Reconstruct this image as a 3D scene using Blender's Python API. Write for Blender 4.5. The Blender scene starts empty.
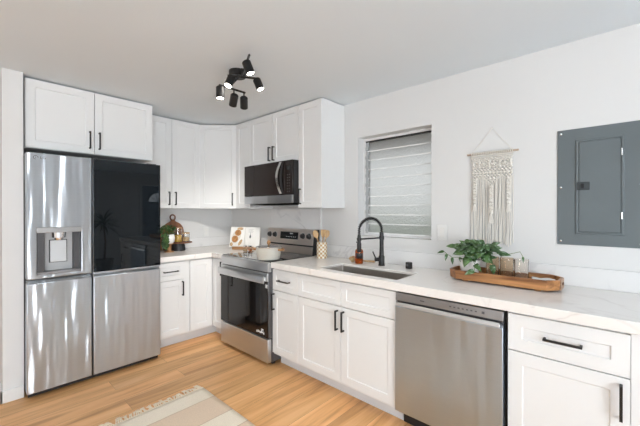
import bpy, bmesh, math, random
from mathutils import Vector, Matrix, Quaternion
PI = math.pi
sc = bpy.context.scene
C = bpy.context.scene.collection

# ------------------------------------------------------------------ camera
YAW, PITCH = 0.8271, 0.0036
cam_d = bpy.data.cameras.new('camera'); cam = bpy.data.objects.new('camera', cam_d); C.objects.link(cam)
cam.location = (-2.4454, -3.8756, 1.3396)
fwd = Vector((math.sin(YAW)*math.cos(PITCH), math.cos(YAW)*math.cos(PITCH), -math.sin(PITCH)))
cam.rotation_euler = fwd.to_track_quat('-Z', 'Y').to_euler()
cam_d.sensor_width = 36; cam_d.lens = 36*328.17/640; cam_d.clip_start = .02
sc.camera = cam

# ------------------------------------------------------------------ world, lights, exposure
w = bpy.data.worlds.new('sky'); sc.world = w; w.use_nodes = True
bg = w.node_tree.nodes['Background']; bg.inputs[0].default_value = (.97, .985, 1, 1); bg.inputs[1].default_value = .72
sc.view_settings.view_transform = 'Standard'; sc.view_settings.look = 'None'
sc.view_settings.gamma = 1; sc.view_settings.exposure = 0.32; sc.view_settings.use_curve_mapping = False

def area(name, loc, to, sx, sy, power, col):
    l = bpy.data.lights.new(name, 'AREA'); l.shape = 'RECTANGLE'; l.size = sx; l.size_y = sy
    l.energy = power; l.color = col
    o = bpy.data.objects.new(name, l); C.objects.link(o); o.location = loc
    o.rotation_euler = (Vector(to)-Vector(loc)).to_track_quat('-Z', 'Y').to_euler(); return o
area('added_daylight_front', (-3.6, -6.93, 1.35), (-3.6, 0, 5.2), 2.6, 1.7, 172, (.93, .97, 1))  # added lamp standing in for daylight, tilted up to brighten the ceiling
area('added_daylight_left', (-5.93, -3.0, 1.35), (0, -3.0, 5.5), 2.6, 1.9, 11, (.90, .96, 1))  # added lamp out of view, also aimed upwards as daylight
area('added_daylight_hall', (1.78, -5.4, 1.35), (-2, -5.0, 1.35), 1.5, 1.6, 20, (.94, .97, 1))  # extra unseen lamp adding light from the hall side

# ------------------------------------------------------------------ materials
def newmat(name):
    m = bpy.data.materials.new(name); m.use_nodes = True
    return m, m.node_tree.nodes, m.node_tree.links, m.node_tree.nodes['Principled BSDF']
def pm(name, col, rough=.5, metal=0, spec=.5, coat=0, trans=0, ior=1.45, bump=0, bscale=60, var=0, vscale=8):
    m, N, L, b = newmat(name)
    b.inputs['Base Color'].default_value = (*col, 1); b.inputs['Roughness'].default_value = rough
    b.inputs['Metallic'].default_value = metal; b.inputs['Specular IOR Level'].default_value = spec
    b.inputs['Coat Weight'].default_value = coat; b.inputs['Transmission Weight'].default_value = trans
    b.inputs['IOR'].default_value = ior
    tc = N.new('ShaderNodeTexCoord')
    n = N.new('ShaderNodeTexNoise'); n.inputs['Scale'].default_value = bscale; n.inputs['Detail'].default_value = 4
    L.new(tc.outputs['Object'], n.inputs['Vector'])
    if bump:
        bp = N.new('ShaderNodeBump'); bp.inputs['Strength'].default_value = bump; bp.inputs['Distance'].default_value = .01
        L.new(n.outputs[0], bp.inputs['Height']); L.new(bp.outputs[0], b.inputs['Normal'])
    if var:
        n2 = N.new('ShaderNodeTexNoise'); n2.inputs['Scale'].default_value = vscale; n2.inputs['Detail'].default_value = 5
        L.new(tc.outputs['Object'], n2.inputs['Vector'])
        r = N.new('ShaderNodeValToRGB'); r.color_ramp.elements[0].position = .3; r.color_ramp.elements[1].position = .7
        r.color_ramp.elements[0].color = (*[max(0, c*(1-var)) for c in col], 1)
        r.color_ramp.elements[1].color = (*[min(1, c*(1+var)) for c in col], 1)
        L.new(n2.outputs[0], r.inputs[0]); L.new(r.outputs[0], b.inputs['Base Color'])
    return m
def wood(name, c1, c2, axis='X', scale=1.0, rough=.5):
    m, N, L, b = newmat(name); b.inputs['Roughness'].default_value = rough
    tc = N.new('ShaderNodeTexCoord'); mp = N.new('ShaderNodeMapping')
    s = {'X': (2, 30, 30), 'Y': (30, 2, 30), 'Z': (30, 30, 2)}[axis]
    mp.inputs['Scale'].default_value = [v*scale for v in s]
    n = N.new('ShaderNodeTexNoise'); n.inputs['Scale'].default_value = 1; n.inputs['Detail'].default_value = 6; n.inputs['Distortion'].default_value = .6
    r = N.new('ShaderNodeValToRGB'); r.color_ramp.elements[0].position = .35; r.color_ramp.elements[1].position = .68
    r.color_ramp.elements[0].color = (*c1, 1); r.color_ramp.elements[1].color = (*c2, 1)
    L.new(tc.outputs['Object'], mp.inputs[0]); L.new(mp.outputs[0], n.inputs['Vector']); L.new(n.outputs[0], r.inputs[0]); L.new(r.outputs[0], b.inputs['Base Color'])
    return m
def steel(name, col=(.60, .65, .705), rough=.29, aniso=1.0, rot=0.25, wave=.0145, wscale=1.0, brush=True, grain=.0):
    m, N, L, b = newmat(name)
    b.inputs['Metallic'].default_value = 1; b.inputs['Roughness'].default_value = rough
    b.inputs['Base Color'].default_value = (*col, 1)
    tc = N.new('ShaderNodeTexCoord')
    if aniso:
        b.inputs['Anisotropic'].default_value = aniso; b.inputs['Anisotropic Rotation'].default_value = rot
        t = N.new('ShaderNodeTangent'); t.direction_type = 'RADIAL'; t.axis = 'Z'; L.new(t.outputs[0], b.inputs['Tangent'])
    mp = N.new('ShaderNodeMapping'); mp.inputs['Scale'].default_value = (14*wscale, 14*wscale, 1.8*wscale)
    n = N.new('ShaderNodeTexNoise'); n.inputs['Scale'].default_value = 1; n.inputs['Detail'].default_value = 1
    L.new(tc.outputs['Object'], mp.inputs[0]); L.new(mp.outputs[0], n.inputs['Vector'])
    bp = N.new('ShaderNodeBump'); bp.inputs['Strength'].default_value = 1; bp.inputs['Distance'].default_value = wave
    L.new(n.outputs[0], bp.inputs['Height'])
    if brush:
        mp2 = N.new('ShaderNodeMapping'); mp2.inputs['Scale'].default_value = (6, 6, 900)
        n2 = N.new('ShaderNodeTexNoise'); n2.inputs['Scale'].default_value = 1; n2.inputs['Detail'].default_value = 2
        L.new(tc.outputs['Object'], mp2.inputs[0]); L.new(mp2.outputs[0], n2.inputs['Vector'])
        r = N.new('ShaderNodeValToRGB')
        r.color_ramp.elements[0].color = (*[c*.92 for c in col], 1); r.color_ramp.elements[1].color = (*[min(1, c*1.07) for c in col], 1)
        L.new(n2.outputs[0], r.inputs[0]); L.new(r.outputs[0], b.inputs['Base Color'])
    if not grain: L.new(bp.outputs[0], b.inputs['Normal']); return m
    # fine horizontal brushing: scatters reflections up and down only
    sc1 = N.new('ShaderNodeVectorMath'); sc1.operation = 'SCALE'; sc1.inputs[3].default_value = 9000
    wn_ = N.new('ShaderNodeTexWhiteNoise'); wn_.noise_dimensions = '3D'
    L.new(tc.outputs['Object'], sc1.inputs[0]); L.new(sc1.outputs[0], wn_.inputs['Vector'])
    sb = N.new('ShaderNodeMath'); sb.operation = 'MULTIPLY_ADD'; sb.inputs[1].default_value = grain; sb.inputs[2].default_value = -grain/2
    L.new(wn_.outputs['Value'], sb.inputs[0])
    cx3 = N.new('ShaderNodeCombineXYZ'); L.new(sb.outputs[0], cx3.inputs['Z'])
    ad = N.new('ShaderNodeVectorMath'); ad.operation = 'ADD'; L.new(bp.outputs[0], ad.inputs[0]); L.new(cx3.outputs[0], ad.inputs[1])
    nm = N.new('ShaderNodeVectorMath'); nm.operation = 'NORMALIZE'; L.new(ad.outputs[0], nm.inputs[0])
    L.new(nm.outputs[0], b.inputs['Normal'])
    return m
def quartz(name, base=(.86, .83, .80), vein=(.76, .72, .69), scale=1.9, rough=.22):
    m, N, L, b = newmat(name); b.inputs['Roughness'].default_value = rough
    tc = N.new('ShaderNodeTexCoord')
    n = N.new('ShaderNodeTexNoise'); n.inputs['Scale'].default_value = scale; n.inputs['Detail'].default_value = 5; n.inputs['Distortion'].default_value = 1.4
    L.new(tc.outputs['Object'], n.inputs['Vector'])
    r = N.new('ShaderNodeValToRGB'); e = r.color_ramp.elements
    e[0].position = .475; e[0].color = (*base, 1); e[1].position = .525; e[1].color = (*base, 1)
    k = e.new(.5); k.color = (*vein, 1)
    n3 = N.new('ShaderNodeTexNoise'); n3.inputs['Scale'].default_value = 2.3; L.new(tc.outputs['Object'], n3.inputs['Vector'])
    r3 = N.new('ShaderNodeValToRGB'); r3.color_ramp.elements[0].position = .42; r3.color_ramp.elements[1].position = .62
    mix = N.new('ShaderNodeMix'); mix.data_type = 'RGBA'; mix.inputs[6].default_value = (*base, 1)
    L.new(n.outputs[0], r.inputs[0]); L.new(n3.outputs[0], r3.inputs[0]); L.new(r3.outputs[0], mix.inputs[0]); L.new(r.outputs[0], mix.inputs[7])
    L.new(mix.outputs[2], b.inputs['Base Color'])
    return m
def floor_mat():
    m, N, L, b = newmat('oak_planks')
    tc = N.new('ShaderNodeTexCoord')
    br = N.new('ShaderNodeTexBrick'); br.inputs['Scale'].default_value = 1
    br.inputs['Brick Width'].default_value = 1.22; br.inputs['Row Height'].default_value = .18
    br.inputs['Mortar Size'].default_value = .0011; br.inputs['Mortar Smooth'].default_value = .3; br.inputs['Bias'].default_value = 0
    br.offset = .37
    br.inputs['Color1'].default_value = (0, 0, 0, 1); br.inputs['Color2'].default_value = (1, 1, 1, 1); br.inputs['Mortar'].default_value = (.5, .5, .5, 1)
    L.new(tc.outputs['Object'], br.inputs['Vector'])
    # grain, shifted per plank
    add = N.new('ShaderNodeVectorMath'); add.operation = 'MULTIPLY_ADD'
    L.new(br.outputs['Color'], add.inputs[0]); add.inputs[1].default_value = (7, 3, 0); L.new(tc.outputs['Object'], add.inputs[2])
    mp = N.new('ShaderNodeMapping'); mp.inputs['Scale'].default_value = (.9, 11, 1); L.new(add.outputs[0], mp.inputs[0])
    n = N.new('ShaderNodeTexNoise'); n.inputs['Scale'].default_value = 1; n.inputs['Detail'].default_value = 7; n.inputs['Distortion'].default_value = 1.0; n.inputs['Roughness'].default_value = .6
    L.new(mp.outputs[0], n.inputs['Vector'])
    r = N.new('ShaderNodeValToRGB'); e = r.color_ramp.elements
    e[0].position = .30; e[0].color = (.50, .232, .086, 1); e[1].position = .72; e[1].color = (.92, .55, .26, 1)
    k = e.new(.5); k.color = (.79, .43, .18, 1)
    L.new(n.outputs[0], r.inputs[0])
    hs = N.new('ShaderNodeHueSaturation'); L.new(r.outputs[0], hs.inputs['Color'])
    mr = N.new('ShaderNodeMapRange'); mr.inputs['To Min'].default_value = .86; mr.inputs['To Max'].default_value = 1.14
    L.new(br.outputs['Color'], mr.inputs[0]); L.new(mr.outputs[0], hs.inputs['Value'])
    mix = N.new('ShaderNodeMix'); mix.data_type = 'RGBA'; mix.inputs[7].default_value = (.16, .08, .035, 1)
    mf = N.new('ShaderNodeMath'); mf.operation = 'MULTIPLY'; mf.inputs[1].default_value = .7
    L.new(br.outputs['Fac'], mf.inputs[0]); L.new(mf.outputs[0], mix.inputs[0]); L.new(hs.outputs[0], mix.inputs[6]); L.new(mix.outputs[2], b.inputs['Base Color'])
    b.inputs['Roughness'].default_value = .42
    bp = N.new('ShaderNodeBump'); bp.inputs['Strength'].default_value = .08; bp.inputs['Distance'].default_value = .01
    L.new(n.outputs[0], bp.inputs['Height']); L.new(bp.outputs[0], b.inputs['Normal'])
    return m
def checker_mat():
    m, N, L, b = newmat('checked_ceramic')
    uv = N.new('ShaderNodeUVMap'); ck = N.new('ShaderNodeTexChecker'); ck.inputs['Scale'].default_value = 1
    ck.inputs[1].default_value = (.50, .31, .13, 1); ck.inputs[2].default_value = (.85, .80, .70, 1)
    L.new(uv.outputs[0], ck.inputs[0]); L.new(ck.outputs[0], b.inputs['Base Color']); b.inputs['Roughness'].default_value = .35
    return m
def rug_mat():
    m, N, L, b = newmat('woven_stripes'); b.inputs['Roughness'].default_value = .95; b.inputs['Specular IOR Level'].default_value = .1
    tc = N.new('ShaderNodeTexCoord'); sx = N.new('ShaderNodeSeparateXYZ'); L.new(tc.outputs['Object'], sx.inputs[0])
    mr = N.new('ShaderNodeMapRange'); mr.inputs['From Min'].default_value = 0; mr.inputs['From Max'].default_value = -2.0
    L.new(sx.outputs['Y'], mr.inputs[0])
    r = N.new('ShaderNodeValToRGB'); r.color_ramp.interpolation = 'CONSTANT'; e = r.color_ramp.elements
    cream = (.95, .85, .70, 1); tan = (.70, .55, .41, 1); lt = (.84, .67, .51, 1)
    stops = [(0, cream), (.075, tan), (.079, lt), (.195, tan), (.199, cream), (.285, tan), (.289, lt), (.40, tan), (.404, cream), (.49, tan), (.494, lt), (.61, cream), (.70, tan), (.704, lt), (.82, cream), (.92, tan)]
    e[0].position = 0; e[0].color = cream; e[1].position = stops[1][0]; e[1].color = stops[1][1]
    for p, c in stops[2:]:
        k = e.new(p); k.color = c
    n = N.new('ShaderNodeTexNoise'); n.inputs['Scale'].default_value = 240; n.inputs['Detail'].default_value = 4; L.new(tc.outputs['Object'], n.inputs['Vector'])
    L.new(mr.outputs[0], r.inputs[0])
    hs = N.new('ShaderNodeHueSaturation'); L.new(r.outputs[0], hs.inputs['Color'])
    mv = N.new('ShaderNodeMapRange'); mv.inputs['To Min'].default_value = .75; mv.inputs['To Max'].default_value = 1.25; L.new(n.outputs[0], mv.inputs[0]); L.new(mv.outputs[0], hs.inputs['Value'])
    L.new(hs.outputs[0], b.inputs['Base Color'])
    wv = N.new('ShaderNodeTexWave'); wv.inputs['Scale'].default_value = 45; wv.bands_direction = 'Y'; L.new(tc.outputs['Object'], wv.inputs['Vector'])
    bp = N.new('ShaderNodeBump'); bp.inputs['Strength'].default_value = .5; bp.inputs['Distance'].default_value = .004; L.new(wv.outputs['Color'], bp.inputs['Height']); L.new(bp.outputs[0], b.inputs['Normal'])
    return m
def leaf_mat(name, c1, c2, c3):
    m, N, L, b = newmat(name); b.inputs['Roughness'].default_value = .38
    tc = N.new('ShaderNodeTexCoord'); n = N.new('ShaderNodeTexNoise'); n.inputs['Scale'].default_value = 55; n.inputs['Detail'].default_value = 3
    n1 = N.new('ShaderNodeTexNoise'); n1.inputs['Scale'].default_value = 14
    L.new(tc.outputs['Object'], n.inputs['Vector']); L.new(tc.outputs['Object'], n1.inputs['Vector'])
    r1 = N.new('ShaderNodeValToRGB'); r1.color_ramp.elements[0].position = .4; r1.color_ramp.elements[1].position = .6
    r1.color_ramp.elements[0].color = (*c1, 1); r1.color_ramp.elements[1].color = (*c2, 1)
    r2 = N.new('ShaderNodeValToRGB'); r2.color_ramp.elements[0].position = .55; r2.color_ramp.elements[1].position = .68
    mix = N.new('ShaderNodeMix'); mix.data_type = 'RGBA'; mix.inputs[7].default_value = (*c3, 1)
    L.new(n1.outputs[0], r1.inputs[0]); L.new(n.outputs[0], r2.inputs[0]); L.new(r2.outputs[0], mix.inputs[0]); L.new(r1.outputs[0], mix.inputs[6]); L.new(mix.outputs[2], b.inputs['Base Color'])
    return m
def emis(name, col, st):
    m, N, L, b = newmat(name); b.inputs['Base Color'].default_value = (*col, 1); b.inputs['Emission Color'].default_value = (*col, 1); b.inputs['Emission Strength'].default_value = st
    return m

WALL = pm('wall_paint', (.745, .745, .74), .9, bump=.03, bscale=180)
CEIL = pm('ceiling_paint', (.79, .845, .885), .95, bump=.06, bscale=90)
TRIM = pm('trim_paint', (.80, .80, .79), .4)
CAB = pm('white_lacquer', (.815, .82, .82), .36)
TOE = pm('toe_kick_paint', (.72, .74, .76), .5)
BLK = pm('black_metal', (.012, .012, .013), .38, spec=.5)
BLKP = pm('black_plastic', (.02, .02, .022), .45)
STEEL = steel('stainless_steel')
STEELP = steel('stainless_plain', (.62, .63, .64), .3, .7, .25, .004)
STEELD = steel('stainless_dishwasher', (.48, .545, .62), .3, .8, .25, .014, .7)
STEELS = steel('sink_steel', (.58, .55, .52), .36, 0, 0, .003, grain=.0)
SATIN = pm('satin_ring', (.62, .62, .62), .45, metal=.3)
CHROME = pm('polished_steel', (.78, .78, .78), .18, metal=1)
DARKST = pm('dark_grey_metal', (.16, .16, .17), .35, metal=.8)
BGLASS = pm('black_glass', (.004, .006, .008), .02, spec=.45)
BGLASS2 = pm('smoked_glass', (.010, .009, .009), .05, spec=.5)
MWG = pm('microwave_glass', (.020, .015, .014), .10, spec=.35)
QTZ = quartz('quartz')
QTZ2 = quartz('quartz_splash', (.80, .80, .80), (.60, .60, .61), 1.3)
FLOOR = floor_mat()
WIN = pm('window_paint', (.78, .78, .78), .5)
ALU = pm('aluminium', (.55, .57, .58), .4, metal=.7)
EDGE = pm('ground_glass_edge', (.92, .93, .93), .5)
FROST = pm('frosted_glass', (.84, .86, .85), .36, trans=.92, ior=1.3, bump=.5, bscale=60)
CLEAR = pm('clear_glass', (.97, .97, .97), .02, trans=1, ior=1.45)
PANELG = pm('grey_enamel', (.135, .16, .17), .33, spec=.5, var=.06, vscale=3)
PANELD = pm('dark_grey_enamel', (.05, .06, .065), .35)
CORD = pm('cotton_cord', (.86, .83, .77), .95, spec=.1, bump=.4, bscale=400)
TRAY = wood('acacia_wood', (.26, .10, .035), (.58, .28, .10), 'Y', 1.0, .38)
TRAYE = wood('acacia_end', (.34, .19, .11), (.52, .34, .22), 'X', 1.4, .45)
WOODL = wood('beech_wood', (.42, .25, .11), (.60, .40, .20), 'Z', 2, .5)
WOODD = wood('walnut_wood', (.12, .045, .02), (.26, .11, .05), 'Z', 1, .45)
WOODM = wood('warm_wood', (.30, .15, .06), (.46, .25, .11), 'X', 1.5, .45)
CREAM = pm('cream_enamel', (.56, .55, .50), .3)
WHITE = pm('white_ceramic', (.82, .81, .79), .35)
PAPER = pm('paper', (.84, .83, .80), .8)
LEAF = leaf_mat('green_leaf', (.03, .085, .022), (.085, .17, .05), (.32, .45, .33))
LEAFD = leaf_mat('dark_green_leaf', (.015, .05, .010), (.05, .12, .025), (.10, .18, .04))
STEM = pm('green_stem', (.14, .20, .06), .5)
SOIL = pm('soil', (.05, .03, .02), .95)
AMBER = pm('amber_glass', (.75, .22, .02), .05, trans=.85, ior=1.45)
AMBERG = pm('smoky_amber_glass', (.92, .80, .66), .04, trans=.95, ior=1.4)
SOAP = pm('amber_soap', (.45, .12, .01), .2)
PASTA = pm('pasta', (.90, .52, .08), .5, bump=.8, bscale=90, var=.25, vscale=90)
GRAIN = pm('oat_grain', (.72, .50, .26), .7, var=.15, vscale=120)
LINEN = pm('white_linen', (.80, .79, .76), .95, bump=.3, bscale=200)
LABEL = pm('white_label', (.8, .8, .8), .5)
GREYI = pm('grey_ink', (.10, .10, .11), .5)
BULB = emis('lit_lens', (1, .93, .82), 14)
GREEND = pm('display_glass', (.012, .013, .015), .1)
DOORP = pm('door_paint', (.30, .36, .42), .4)
RUG = rug_mat(); FRINGE = pm('rug_fringe', (.92, .80, .63), .95, spec=.1)
FOOD1 = pm('printed_food', (.42, .20, .07), .7, var=.5, vscale=70)
FOOD2 = pm('printed_crust', (.52, .36, .20), .7, var=.4, vscale=60)
GRASS = pm('outdoor_green', (.10, .16, .06), .9, var=.4, vscale=4)
EAVE = pm('added_eave_paint', (.28, .28, .28), .8)
TERRA = pm('planter_grey', (.35, .33, .31), .7)

# ------------------------------------------------------------------ mesh helpers
class MB:
    def __init__(s): s.bm = bmesh.new(); s.mi = 0; s.uv = None
    def face(s, vs):
        try: f = s.bm.faces.new(vs)
        except ValueError: return None
        f.material_index = s.mi; return f
    def box(s, x0, x1, y0, y1, z0, z1):
        x0, x1 = min(x0, x1), max(x0, x1); y0, y1 = min(y0, y1), max(y0, y1); z0, z1 = min(z0, z1), max(z0, z1)
        v = [s.bm.verts.new(p) for p in ((x0,y0,z0),(x1,y0,z0),(x1,y1,z0),(x0,y1,z0),(x0,y0,z1),(x1,y0,z1),(x1,y1,z1),(x0,y1,z1))]
        for q in ((3,2,1,0),(4,5,6,7),(0,1,5,4),(1,2,6,5),(2,3,7,6),(3,0,4,7)): s.face([v[i] for i in q])
        return s
    def prism(s, poly, z0, z1, top=None):
        a = [s.bm.verts.new((x, y, z0)) for x, y in poly]; b = [s.bm.verts.new((x, y, z1)) for x, y in (top or poly)]
        n = len(a); s.face(a[::-1]); s.face(b)
        for i in range(n): s.face([a[i], a[(i+1) % n], b[(i+1) % n], b[i]])
        return s
    def extr(s, poly, axis, a0, a1):
        # polygon in the plane perpendicular to axis; 'x': poly=(y,z), 'y': poly=(x,z)
        f = (lambda u, v, t: (t, u, v)) if axis == 'x' else (lambda u, v, t: (u, t, v))
        a = [s.bm.verts.new(f(u, v, a0)) for u, v in poly]; b = [s.bm.verts.new(f(u, v, a1)) for u, v in poly]
        n = len(a); s.face(a[::-1]); s.face(b)
        for i in range(n): s.face([a[i], a[(i+1) % n], b[(i+1) % n], b[i]])
        return s
    def cells(s, xs, ys, holes, z0, z1, plane='xy'):
        nx, ny = len(xs)-1, len(ys)-1
        f = {'xy': lambda a, b, c: (a, b, c), 'yz': lambda a, b, c: (c, a, b), 'xz': lambda a, b, c: (a, c, b)}[plane]
        V = {}
        def v(i, j, k):
            if (i, j, k) not in V: V[i, j, k] = s.bm.verts.new(f(xs[i], ys[j], (z0, z1)[k]))
            return V[i, j, k]
        on = lambda i, j: 0 <= i < nx and 0 <= j < ny and (i, j) not in holes
        for i in range(nx):
            for j in range(ny):
                if not on(i, j): continue
                s.face([v(i,j,1), v(i+1,j,1), v(i+1,j+1,1), v(i,j+1,1)]); s.face([v(i,j+1,0), v(i+1,j+1,0), v(i+1,j,0), v(i,j,0)])
                if not on(i-1, j): s.face([v(i,j,0), v(i,j,1), v(i,j+1,1), v(i,j+1,0)])
                if not on(i+1, j): s.face([v(i+1,j,1), v(i+1,j,0), v(i+1,j+1,0), v(i+1,j+1,1)])
                if not on(i, j-1): s.face([v(i,j,1), v(i,j,0), v(i+1,j,0), v(i+1,j,1)])
                if not on(i, j+1): s.face([v(i,j+1,0), v(i,j+1,1), v(i+1,j+1,1), v(i+1,j+1,0)])
        return s
    def rings(s, rs, cap=True, closed=False):
        R = [[s.bm.verts.new(p) for p in r] for r in rs]; n = len(R[0])
        m = len(R)
        for k in range(m if closed else m-1):
            a, b = R[k], R[(k+1) % m]
            for i in range(n): s.face([a[i], a[(i+1) % n], b[(i+1) % n], b[i]])
        if cap and not closed:
            s.face(R[0][::-1]); s.face(R[-1])
        return s
    def tube(s, pts, r, seg=8, cap=True, closed=False, squash=1):
        pts = [Vector(p) for p in pts]; n = len(pts); rs = r if isinstance(r, (list, tuple)) else [r]*n
        t0 = (pts[1]-pts[0]).normalized(); up = Vector((0, 0, 1)) if abs(t0.z) < .9 else Vector((1, 0, 0))
        nrm = t0.cross(up).normalized(); out = []; pt = t0
        for i, p in enumerate(pts):
            if closed: t = (pts[(i+1) % n]-pts[i-1]).normalized()
            else: t = (pts[min(i+1, n-1)]-pts[max(i-1, 0)]).normalized()
            q = pt.rotation_difference(t); nrm = (q @ nrm).normalized(); pt = t; bn = t.cross(nrm)
            out.append([p+nrm*math.cos(a)*rs[i]+bn*math.sin(a)*rs[i]*squash for a in (2*PI*k/seg for k in range(seg))])
        return s.rings(out, cap, closed)
    def cyl(s, p0, p1, r0, r1=None, seg=24):
        return s.tube([p0, p1], [r0, r0 if r1 is None else r1], seg)
    def lathe(s, prof, c=(0, 0, 0), seg=32, axis='z'):
        out = []
        for r, z in prof:
            r = max(r, 1e-5)
            if axis == 'z': out.append([(c[0]+r*math.cos(a), c[1]+r*math.sin(a), c[2]+z) for a in (2*PI*k/seg for k in range(seg))])
            else: out.append([(c[0]+r*math.cos(a), c[1]-z, c[2]+r*math.sin(a)) for a in (2*PI*k/seg for k in range(seg))])
        return s.rings(out, True)
    def ball(s, c, r, sz=1, seg=12):
        s.lathe([(r*math.sin(PI*k/8), -r*sz*math.cos(PI*k/8)) for k in range(9)], c, seg); return s
    def xf(s, M):
        bmesh.ops.transform(s.bm, matrix=M, verts=s.bm.verts); return s

def empty(name, loc=(0, 0, 0), rz=0):
    o = bpy.data.objects.new(name, None); C.objects.link(o); o.location = loc; o.rotation_euler = (0, 0, rz); o.empty_display_size = .1; return o
def tag(o, label=None, cat=None, group=None, kind=None):
    if label: o['label'] = label
    if cat: o['category'] = cat
    if group: o['group'] = group
    if kind: o['kind'] = kind
    return o
def thing(name, label, cat, loc=(0, 0, 0), rz=0, group=None): return tag(empty(name, loc, rz), label, cat, group)
def obj(name, mb, mats, parent=None, bevel=0, ang=40, flat=False):
    bm = mb.bm; bmesh.ops.recalc_face_normals(bm, faces=bm.faces)
    for f in bm.faces: f.smooth = not flat
    for e in bm.edges:
        if len(e.link_faces) == 2 and e.calc_face_angle(0) > math.radians(ang): e.smooth = False
    me = bpy.data.meshes.new(name); bm.to_mesh(me); bm.free()
    for m in (mats if isinstance(mats, (list, tuple)) else [mats]): me.materials.append(m)
    o = bpy.data.objects.new(name, me); C.objects.link(o)
    if parent: o.parent = parent
    if bevel:
        b = o.modifiers.new('bevel', 'BEVEL'); b.width = bevel; b.segments = 2; b.limit_method = 'ANGLE'; b.angle_limit = math.radians(45); b.harden_normals = False
    return o
def struct(name, mb, mats, parent=None, bevel=0):
    o = obj(name, mb, mats, parent, bevel)
    if not parent: o['kind'] = 'structure'
    return o
def text_on(name, body, size, mat, parent, loc, rot, depth=.0006):
    cu = bpy.data.curves.new(name, 'FONT'); cu.body = body; cu.size = size; cu.extrude = depth; cu.align_x = 'CENTER'; cu.align_y = 'CENTER'
    t = bpy.data.objects.new('tmp', cu); C.objects.link(t); dg = bpy.context.evaluated_depsgraph_get(); dg.update()
    me = bpy.data.meshes.new_from_object(t.evaluated_get(dg)); bpy.data.objects.remove(t)
    me.materials.clear(); me.materials.append(mat); me.name = name
    o = bpy.data.objects.new(name, me); C.objects.link(o); o.parent = parent; o.location = loc; o.rotation_euler = rot; return o
def arc(p0, p1, bulge, n=12):
    p0, p1, b = Vector(p0), Vector(p1), Vector(bulge)
    return [p0.lerp(p1, t)+b*math.sin(PI*t) for t in (k/n for k in range(n+1))]

# ------------------------------------------------------------------ room shell
CZ = 2.346; XL, XR, YF = -6.0, 1.85, -7.0
struct('floor', MB().box(XL-.15, XR+.15, YF-.15, .15, -.06, 0), FLOOR)
struct('added_carpet', MB().box(XL, XR, YF, -4.35, .0, .012), pm('bounce_carpet', (.62, .64, .67), .95, bump=.4, bscale=300))  # unseen pale carpet, added to make light bounced off the floor less warm
struct('ceiling', MB().box(XL-.15, XR+.15, YF-.15, .15, CZ, CZ+.08), CEIL)
struct('wall_back', MB().box(XL-.15, .15, 0, .15, 0, CZ), WALL)
WS0, WS1, WZ0, WZ1 = -2.794, -2.099, 1.121, 2.014
struct('wall_right', MB().cells([-4.03, WS0, WS1, 0], [0, WZ0, WZ1, CZ], {(1, 1)}, 0, .15, 'yz'), WALL)
struct('wall_left', MB().box(-2.262, -2.150, -.69, 0, 0, CZ), WALL)
struct('wall_end', MB().box(.15, XR, -4.03, -3.9, 0, CZ), WALL)
struct('wall_far_right', MB().cells([YF, -6.2, -4.6, -3.9], [0, .5, 2.1, CZ], {(1, 1)}, XR, XR+.15, 'yz'), WALL)
struct('wall_front', MB().cells([XL-.15, -4.95, -2.25, .72, 1.60, XR+.15], [0, .45, 2.05, 2.2, CZ], {(1, 1), (1, 2), (3, 0), (3, 1)}, YF-.15, YF, 'xz'), WALL)
struct('wall_far_left', MB().cells([YF, -4.4, -1.6, 0], [0, .4, 2.2, CZ], {(1, 1)}, XL-.15, XL, 'yz'), WALL)
struct('baseboard_left', MB().box(-2.274, -2.151, -.702, -.690, 0, .085).box(-2.274, -2.262, -.702, -.02, 0, .085), TRIM, bevel=.002)
struct('baseboard_front', MB().box(XL, .66, YF, YF+.012, 0, .09), TRIM)
# unseen windows added to give the room daylight (behind and beside the camera)
def added_window(name, axis, at, a0, a1, z0, z1, bars):
    w_ = empty(name); w_['kind'] = 'structure'
    f = MB(); t = .05
    def B(a, b, c, d):
        if axis == 'x': f.box(a, b, at-.04, at, c, d)
        else: f.box(at-.04, at, a, b, c, d)
    B(a0, a1, z0, z0+t); B(a0, a1, z1-t, z1); B(a0, a0+t, z0+t, z1-t); B(a1-t, a1, z0+t, z1-t)
    for k in range(1, bars): x = a0+(a1-a0)*k/bars; B(x-.02, x+.02, z0+t, z1-t)
    obj('window_frame', f, WIN, w_)
    g = MB()
    if axis == 'x': g.box(a0+t, a1-t, at-.026, at-.020, z0+t, z1-t)
    else: g.box(at-.026, at-.020, a0+t, a1-t, z0+t, z1-t)
    obj('window_pane', g, CLEAR, w_)
added_window('added_window_2', 'x', YF-.06, -4.95, -2.25, .45, 2.2, 3)
added_window('added_window_3', 'y', XL-.06, -4.4, -1.6, .4, 2.2, 2)
added_window('added_window_4', 'y', XR+.12, -6.2, -4.6, .5, 2.1, 2)
# entrance door with a fanlight, mirrored in the refrigerator glass
d = empty('door_1'); d['kind'] = 'structure'
lf = MB(); x0, x1 = .74, 1.58; yd = YF-.05
lf.box(x0, x1, yd-.04, yd, 0.005, 2.03)
for cx_ in (.95, 1.37):
    for (a, b) in ((.15, .78), (.90, 1.45)):
        lf.box(cx_-.14, cx_-.125, yd, yd+.012, a, b); lf.box(cx_+.125, cx_+.14, yd, yd+.012, a, b); lf.box(cx_-.125, cx_+.125, yd, yd+.012, a, a+.015); lf.box(cx_-.125, cx_+.125, yd, yd+.012, b-.015, b)
obj('door_leaf', lf, DOORP, d)
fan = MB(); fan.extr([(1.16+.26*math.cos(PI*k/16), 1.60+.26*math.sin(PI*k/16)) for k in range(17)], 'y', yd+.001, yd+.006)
obj('fanlight', fan, emis('daylight_glow', (.85, .93, 1), 1.6), d)  # pane glows by itself in place of daylight from outside
fb = MB()
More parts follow.
